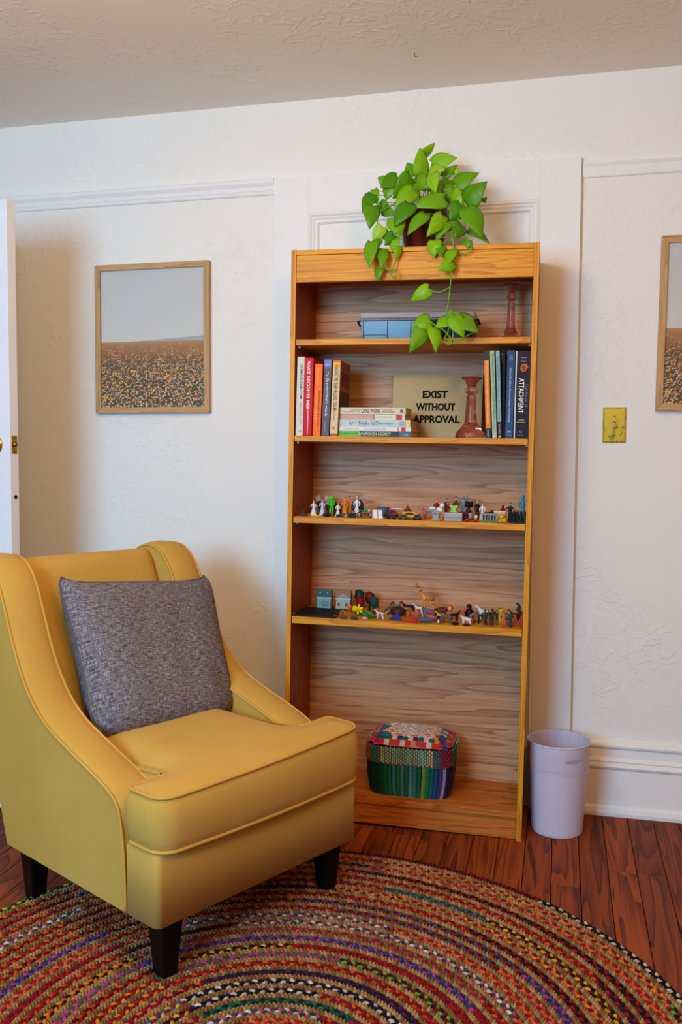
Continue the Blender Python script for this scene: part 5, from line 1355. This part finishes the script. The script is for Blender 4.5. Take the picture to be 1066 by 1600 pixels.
MB().box(-.027, .027, 0, .016, 0, .004).build('ground', tm((30, 34, 30)), t)
for k in range(5): MB().lathe([(.0042, .003), (.0048, .015), (.0040, .030), (.0025, .036), (0, .037)], 7, smooth=False).build('stone', tm((34, 36, 42)), t, T((-.021+k*.0105, .008, 0)) @ RZ(k))
g_ = figure(816.5, 40, .10, 'turquoise robed statue with a raised arm at the right end of the third shelf', (50, 134, 150), (50, 134, 150), skin=(60, 144, 158), style='gown', arm='up', wide=.85)
MB().ell((.0145, 0, .086), (.003, .003, .005)).build('torch', tm((60, 144, 158)), g_)
blob('toy_shoe', 'black toy shoe with a white stripe in front of the turquoise statue', 822, V3, .060, (.012, .008, .010), K_, parts=[((0, -.0075, .012), (.010, .0015, .002), (220, 220, 222), 'stripe')])
blob('toy_boulder', 'dark toy rock against the right side panel of the third shelf', 825.5, V3, .12, (.010, .010, .019), (34, 28, 34))

# ---- fourth shelf
mt_ = thing('slatted_mat', 'black slatted mat lying at the left end of the fourth shelf', 'mat', K(PT+.003, .012, V4))
mw, mdp = U(527, V4, .02)-PT-.006, .150
mk = mat('black_slats', (34, 30, 32), .4, vary=.2)
for y in (.0, mdp-.006, mdp/2): MB().box(0, mw, y, y+.006, 0, .004).build('crossbar', mk, mt_)
for k in range(20): MB().box(.002+k*(mw-.008)/19, .006+k*(mw-.008)/19, 0, mdp, .004, .0075).build('slat', mk, mt_, bevel=.0005)
for x_ in (.003, mw-.003): MB().ell((x_, .003, .008), (.004, .004, .003)).build('corner_knob', mat('grey_knob', (90, 86, 90), .3), mt_)
def tin(x, c, cc, label, roofc, rz=0):
    dep = .15; t = thing('toy_tin', label, 'tin', K(U(x, V4, dep), dep, V4+.003, rz) @ RX(-.12), group='small hinged picture tins')
    w_, h_ = .055, .066
    MB().box(-w_/2, w_/2, 0, .018, 0, h_).build('case', mat('tin_silver', (112, 110, 104), .35, .6), t, bevel=.004)
    MB().box(-w_/2+.002, w_/2-.002, -.0006, .001, h_*.60, h_-.002).build('roof_panel', tm(roofc, .3), t, bevel=.0004)
    MB().box(-w_/2+.004, w_/2-.004, -.0008, .001, h_*.08, h_*.54).build('picture_panel', tm(cc, .15), t, bevel=.0004)
    MB().box(-w_/2+.001, w_/2-.001, -.0012, .0, h_*.56, h_*.59).build('hinge', mat('tin_silver', (170, 172, 170)), t)
    if c:
        MB().prism([(-.020, h_*.60), (.020, h_*.60), (0, h_*.86)], lambda p: (p[0], -.0014, p[1]), lambda p: (p[0], 0, p[1])).build('gable', tm((140, 132, 138), .4), t)
        for q in (-.014, .012): MB().box(q-.004, q+.004, -.0012, 0, h_*.20, h_*.36).build('painted_house', tm((90, 70, 50)), t)
    else:
        for q in (-.013, .012): MB().ell((q, -.001, h_*.82), (.0032, .001, .0032)).build('dot', tm((150, 160, 130)), t)
        MB().ell((.004, -.001, h_*.28), (.012, .0008, .009)).build('painted_pond', tm((84, 130, 116)), t)
tin(505.5, 0, (104, 126, 112), 'small tin with a green top on the left of the pair', (20, 60, 42)); tin(535.5, 1, (150, 144, 120), 'small tin with an orange-brown top right of the green one', (150, 84, 16))
# flowers
def flower(x, dep, lift, label, c, kind, rz=0, sdir=1):
    t = thing('artificial_flower', label, 'flower', K(U(x, V4, dep), dep, V4, rz), group='artificial flowers on the fourth shelf')
    if kind == 'tulip':
        MB().lathe([(0, 0), (.005, .002), (.0075, .008), (.006, .015), (.0035, .019), (0, .017)], 12).build('bloom', tm(c), t, T((0, 0, lift)) @ RX(.3))
    else:
        mb = MB()
        for k in range(6):
            a = k*PI/3+.4; mb.ell((.009*math.cos(a), 0, lift+.012+.009*math.sin(a)), (.0085, .0015, .004), 0, 8, 5, RY(-a).to_3x3())
        mb.build('petals', tm(c), t); MB().tube([(0, 0, lift+.012), (0, -.008, lift+.012)], [.003, .0045], 10).build('trumpet', tm((232, 180, 10)), t)
    MB().tube(catmull([(0, .002, lift+.004), (sdir*.006, .006, lift*.5+.002), (sdir*.03, .012, .0025)], 5), .0012, 6).build('stem', tm((40, 110, 40)), t)
    MB().ell((sdir*.022, .004, .006+lift*.2), (.018, .0012, .004), 0, 10, 5, RY(sdir*.3).to_3x3()).build('leaf', tm((36, 120, 44)), t)
flower(547, .070, .018, 'orange artificial tulip beside the yellow one', (226, 92, 24), 'tulip'); flower(553.5, .065, .016, 'yellow artificial tulip between the orange tulip and the daffodil', (236, 196, 20), 'tulip', .3); flower(560, .062, .012, 'bright yellow artificial daffodil on the fourth shelf', (226, 206, 20), 'daf')
t = thing('artificial_leaf', 'long green artificial leaf right of the yellow daffodil', 'leaf', K(U(577, V4, .06), .06, V4+.001, -.2))
MB().ell((0, 0, .012), (.022, .0015, .0055), 0, 12, 6, RY(.45).to_3x3()).build('leaf', tm((40, 130, 50)), t)
t = thing('artificial_leaf', 'dark green artificial leaf lying below the long green one', 'leaf', K(U(579, V4, .035), .035, V4+.001, .1)); MB().ell((0, 0, .005), (.024, .004, .0035), 0, 12, 6, RY(-.1).to_3x3()).build('leaf', tm((28, 84, 36)), t)
for x_, dp_, hp, c_, lb in ((561.5, .20, 40, (24, 52, 50), 'dark green toy tree at the back behind the red one'), (562.5, .13, 33, (120, 24, 22), 'dark red toy tree, left of the two red ones'), (577.5, .19, 38, (110, 26, 28), 'dark red toy tree, right of the two red ones'), (584.5, .13, 35, (28, 66, 62), 'teal green toy tree right of the red ones')):
    t = simple('toy_tree', lb, 'toy', x_, V4, dp_, group='toy trees on the fourth shelf'); H_ = hp*PXM(dp_, V4)*.8
    MB().tube([(0, 0, 0), (0, 0, H_*.5)], [.004, .003], 8).build('trunk', tm((70, 44, 30)), t)
    mb = MB(); mb.ell((0, 0, H_*.66), (H_*.24, H_*.2, H_*.34), 0, 12, 8)
    for k in range(10): mb.ell((H_*.16*math.cos(k*2.4), H_*.13*math.sin(k*2.4), H_*(.45+.045*k)), (H_*.10,)*3, 0, 7, 5)
    mb.build('crown', tm(c_), t)
t = simple('toy_arch', 'small terracotta archway at the shelf front beside the mat', 'toy', 536, V4, .030)
MB().tube([(-.008, 0, 0), (-.008, 0, .014), (-.005, 0, .021), (0, 0, .023), (.005, 0, .021), (.008, 0, .014), (.008, 0, 0)], .003, 8).build('arch', tm((178, 96, 66)), t)
blob('pebble', 'green mottled pebble in front of the terracotta archway', 536.5, V4, .012, (.012, .007, .0055), (56, 78, 66), group='pebbles on the fourth shelf'); blob('pebble', 'dark grey oval pebble right of the green one', 553.5, V4, .014, (.014, .008, .0045), (62, 62, 74), group='pebbles on the fourth shelf')
t = simple('seashell', 'pale beige seashell at the shelf front left of the white dog', 'shell', 570, V4, .016)
mb = MB(); mb.grid(lambda u, v_: ((.012*v_)*math.cos(PI*(.1+.8*u))*(1+.06*math.cos(u*40)), -.002+.006*v_, .001+.012*v_*math.sin(PI*(.1+.8*u))*(1+.06*math.cos(u*40))-.004*v_*v_), 25, 6); o_ = mb.build('shell', tm((190, 162, 140)), t, fixn=False); o_.modifiers.new('t', 'SOLIDIFY').thickness = .001
animal(594, .034, 'white and lilac toy dog at the front of the fourth shelf', (206, 196, 214), .036, .038, rz=PI, legr=.07, spots=(120, 90, 110))
animal(600, .06, 'cream toy puppy behind the white and lilac dog', (196, 170, 140), .030, .028, rz=.4)
t = simple('driftwood', 'bundle of brown driftwood pieces at the back of the fourth shelf', 'driftwood', 612, V4, .135)
for k in range(7):
    a = -.5+k*.17; MB().tube([(-.03+k*.004, k*.003-.01, .004+k*.003), (0, k*.002, .012+k*.004), (.035-k*.003, -k*.002, .020+.012*math.sin(k*2))], [.0055, .007, .003], 7).build('branch', tm(((96, 66, 46), (120, 90, 66), (78, 50, 36))[k % 3]), t)
blob('toy_rock', 'dark brown toy rock behind the purple-blue cloth', 622, V4, .11, (.026, .018, .016), (64, 36, 26)); 
t = simple('cloth_scrap', 'folded purple-blue cloth triangle on the fourth shelf', 'cloth', 618, V4, .035)
MB().add([(-.024, 0, .001), (.022, -.002, .001), (.006, .012, .026), (-.004, -.006, .012), (.010, .004, .015)], [(0, 3, 2), (0, 1, 3), (3, 1, 4), (3, 4, 2), (4, 1, 2), (0, 2, 1)]).build('cloth', tm((56, 56, 136)), t)
animal(635, .12, 'brown and white toy terrier behind the red lobster', (150, 84, 50), .046, .046, rz=PI, spots=(206, 196, 190), legr=.08)
animal(640, .16, 'black toy bull at the back behind the brown terrier', (34, 26, 26), .060, .046, rz=PI+.3)
animal(642, .085, 'orange toy fox behind the red lobster', (196, 90, 40), .044, .032, rz=.2)
t = simple('toy_lobster', 'bright red toy lobster at the front of the fourth shelf', 'toy animal', 643.5, V4, .016, .05)
MB().tube([(-.022, 0, .005), (-.012, 0, .006), (0, 0, .0065), (.010, 0, .006), (.018, 0, .004)], [.003, .0042, .0055, .005, .002], 10).build('body', tm((220, 34, 26), .3), t)
for s_ in (-1, 1): MB().tube([(.012, s_*.003, .004), (.020, s_*.009, .004), (.027, s_*.007, .005)], [.0012, .0015, .0035], 7).build('claw', tm((220, 34, 26), .3), t)
MB().add([(-.022, -.001, .004), (-.030, -.006, .003), (-.032, 0, .003), (-.030, .006, .003), (-.022, .001, .004), (-.026, 0, .006)], [(0, 1, 5), (1, 2, 5), (2, 3, 5), (3, 4, 5)]).build('tail_fan', tm((200, 30, 24)), t)
# giraffe
t = simple('toy_giraffe', 'orange toy giraffe with its neck stretched up to the left', 'toy animal', 670, V4, .15, PI)
gs = PXM(.15, V4)*50
n = [(0, 0, .52*gs), (.14*gs, 0, .56*gs), (.30*gs, 0, .80*gs), (.40*gs, 0, 1.0*gs), (.49*gs, 0, .97*gs), (-.15*gs, 0, .50*gs), (-.25*gs, 0, .30*gs)]
e = [(0, 1), (1, 2), (2, 3), (3, 4), (0, 5), (5, 6)]; r = [.085*gs, .075*gs, .045*gs, .045*gs, .025*gs, .07*gs, .012*gs]
for bx2, pr in ((.13, 1), (-.15, 5)):
    for s_ in (-1, 1):
        n.append((bx2*gs, s_*.05*gs, .25*gs)); r.append(.026*gs); e.append((pr, len(n)-1)); n.append((bx2*gs, s_*.05*gs, .015*gs)); r.append(.024*gs); e.append((len(n)-2, len(n)-1))
skin_obj('body', n, e, r, tm((214, 146, 66)), t)
mb = MB()
for k in range(16):
    f = k/15; x_, z_ = ((-.16+.3*f*2)*gs, (.52+.03*f)*gs) if f < .5 else ((.14+(f-.5)*.52)*gs, (.56+(f-.5)*.84)*gs)
    for s_ in (-1, 1): mb.ell((x_, s_*(.078 if f < .5 else .05)*gs, z_+.03*gs*math.sin(k*2.5)), (.028*gs, .012*gs, .026*gs), 0, 7, 4)
mb.build('patches', tm((150, 76, 30)), t)
animal(655, .115, 'white toy goat with grey patches left of the giraffe', (206, 206, 216), .042, .054, rz=PI, legr=.07, spots=(120, 120, 130), lift=.0)
animal(671, .105, 'purple-grey toy hippo in front of the giraffe', (112, 84, 106), .056, .044, rz=PI, neck=.05, legr=.1, body=.26, muzzle=.08)
animal(689, .15, 'dark brown toy bear right of the giraffe', (92, 46, 32), .060, .042, rz=0, neck=.12, legr=.09, body=.25)
animal(650, .065, 'red-brown toy calf behind the blue-grey shark', (176, 80, 62), .040, .034, rz=PI)
animal(674, .060, 'pink toy pig behind the blue-grey shark', (206, 92, 84), .040, .026, rz=PI, neck=.05, body=.27, legr=.08, muzzle=.08)
t = simple('toy_shark', 'blue-grey toy shark lying at the shelf front', 'toy animal', 664, V4, .030, PI)
MB().tube([(-.036, 0, .010), (-.02, 0, .009), (0, 0, .009), (.018, 0, .008), (.030, 0, .007)], [.002, .006, .0085, .007, .002], 12).build('body', tm((70, 88, 110), .35), t)
MB().prism([(-.004, .016), (.008, .016), (-.004, .027)], lambda p: (p[0], -.001, p[1]), lambda p: (p[0], .001, p[1])).build('fin', tm((70, 88, 110), .35), t)
MB().prism([(-.034, .010), (-.046, .022), (-.042, .010), (-.046, .003)], lambda p: (p[0], -.001, p[1]), lambda p: (p[0], .001, p[1])).build('tail', tm((70, 88, 110), .35), t)
t = blob('toy_penguin', 'tiny black toy penguin at the shelf front right of the shark', 685.5, V4, .018, (.006, .006, .010), K_, parts=[((0, -.004, .009), (.004, .003, .007), (210, 210, 206), 'belly'), ((0, 0, .022), (.0045, .0045, .0045), K_, 'head')])
animal(689, .070, 'yellow toy puppy behind the black penguin', (222, 176, 60), .034, .036, rz=PI, body=.26, legr=.09, spots=(226, 220, 206))
t = blob('toy_monkey', 'orange-brown seated toy monkey at the back of the fourth shelf', 703, V4, .12, (.012, .010, .014), (178, 96, 46), parts=[((0, -.002, .036), (.0105, .009, .0105), (190, 104, 50), 'head'), ((0, -.009, .034), (.006, .004, .006), (222, 170, 120), 'face'), ((-.010, -.006, .012), (.004, .004, .011), (178, 96, 46), 'arm'), ((.010, -.006, .012), (.004, .004, .011), (178, 96, 46), 'arm')])
animal(698, .040, 'grey toy donkey in front of the orange-brown monkey', (82, 92, 98), .050, .036, rz=PI, legr=.07)
animal(709, .065, 'black toy panther right of the grey donkey', (28, 26, 30), .044, .042, rz=.5, legr=.08)
blob('toy_beetle', 'small black toy beetle at the shelf front under the black panther', 711, V4, .018, (.011, .008, .0045), K_, parts=[((.010, 0, .005), (.003, .004, .003), K_, 'head')])
animal(720, .12, 'orange toy tiger behind the white polar bear', (196, 96, 50), .044, .044, rz=.3, legr=.09, spots=(60, 36, 30))
t = blob('toy_gorilla', 'black toy gorilla at the back behind the white polar bear', 733, V4, .14, (.014, .012, .018), (30, 26, 32), parts=[((0, -.006, .040), (.009, .009, .009), (30, 26, 32), 'head'), ((-.013, -.006, .014), (.005, .005, .015), (34, 30, 36), 'arm'), ((.013, -.006, .014), (.005, .005, .015), (34, 30, 36), 'arm')])
animal(738, .09, 'grey-pink toy mouse right of the black gorilla', (150, 110, 120), .034, .040, rz=.8, body=.27)
animal(729, .035, 'white toy polar bear standing at the front of the fourth shelf', (216, 206, 216), .040, .034, rz=PI, neck=.12, legr=.10, body=.27)
blob('toy_beetle', 'dark brown round toy at the shelf front below the white polar bear', 729, V4, .014, (.012, .007, .003), (46, 26, 22))
animal(744, .05, 'small brown toy lizard right of the polar bear', (58, 36, 30), .034, .014, rz=.2, neck=.1, neck_up=.2)
animal(757, .13, 'black and white spotted toy cow at the back of the fourth shelf', (214, 212, 212), .054, .052, rz=PI, spots=(24, 22, 26), legr=.07, body=.26)
animal(771, .12, 'dark red toy horse right of the spotted cow', (84, 38, 36), .048, .048, rz=.4)
animal(752, .07, 'black toy ram in front of the spotted cow', (36, 30, 36), .034, .044, rz=PI, legr=.08)
animal(763, .075, 'green toy iguana in front of the spotted cow', (60, 120, 60), .042, .030, rz=PI, neck=.1, neck_up=.3, tail=.6)
def soldier(x, dep, hpx, label, c, rz=0): return figure(x, hpx, dep, label, c, None, rz, v=V4, skin=c, arm='out', group='plastic toy soldiers on the fourth shelf', wide=1.15)
soldier(758, .040, 26, 'dark teal plastic soldier, left of the pair before the green iguana', (40, 72, 72)); soldier(769, .030, 28, 'dark green plastic soldier, right of the pair before the green iguana', (34, 62, 56), .4)
soldier(763, .045, 24, 'orange-brown plastic soldier between the two dark green ones', (180, 84, 50))
soldier(783, .045, 32, 'yellow plastic soldier left of the coral one', (190, 156, 40), .3); soldier(787.5, .025, 26, 'coral pink plastic soldier beside the yellow one', (206, 92, 76)); soldier(797.5, .030, 25, 'dark teal plastic soldier at the right under the green dinosaur', (38, 66, 72), -.3)
soldier(816, .035, 22, 'coral red plastic soldier next to the right side panel', (190, 70, 62), .6)
animal(790, .10, 'green toy triceratops at the right of the fourth shelf', (40, 130, 76), .056, .044, rz=PI, neck=.08, legr=.09, body=.28)
animal(804, .12, 'dark red toy dinosaur left of the upright green one', (120, 36, 34), .040, .050, rz=PI, neck=.25, legr=.09)
t = simple('toy_dinosaur', 'upright dark green toy dinosaur next to the right side panel', 'toy animal', 812, V4, .13)
gs = .064
skin_obj('body', [(0, 0, .45*gs), (-.05*gs, 0, .65*gs), (-.05*gs, 0, .88*gs), (-.20*gs, 0, .92*gs), (.15*gs, 0, .30*gs), (.40*gs, 0, .12*gs), (-.06*gs, .08*gs, .2*gs), (-.1*gs, .08*gs, .02*gs), (-.06*gs, -.08*gs, .2*gs), (-.1*gs, -.08*gs, .02*gs), (-.18*gs, .06*gs, .58*gs), (-.18*gs, -.06*gs, .58*gs)],
         [(0, 1), (1, 2), (2, 3), (0, 4), (4, 5), (0, 6), (6, 7), (0, 8), (8, 9), (1, 10), (1, 11)], [.13*gs, .10*gs, .08*gs, .05*gs, .09*gs, .02*gs, .05*gs, .04*gs, .05*gs, .04*gs, .02*gs, .02*gs], tm((40, 60, 40)), t)
animal(806, .06, 'coral toy crab-like creature in front of the dark red dinosaur', (186, 84, 66), .040, .022, rz=.3, neck=.1, legr=.06, neck_up=.3)

flush_text()
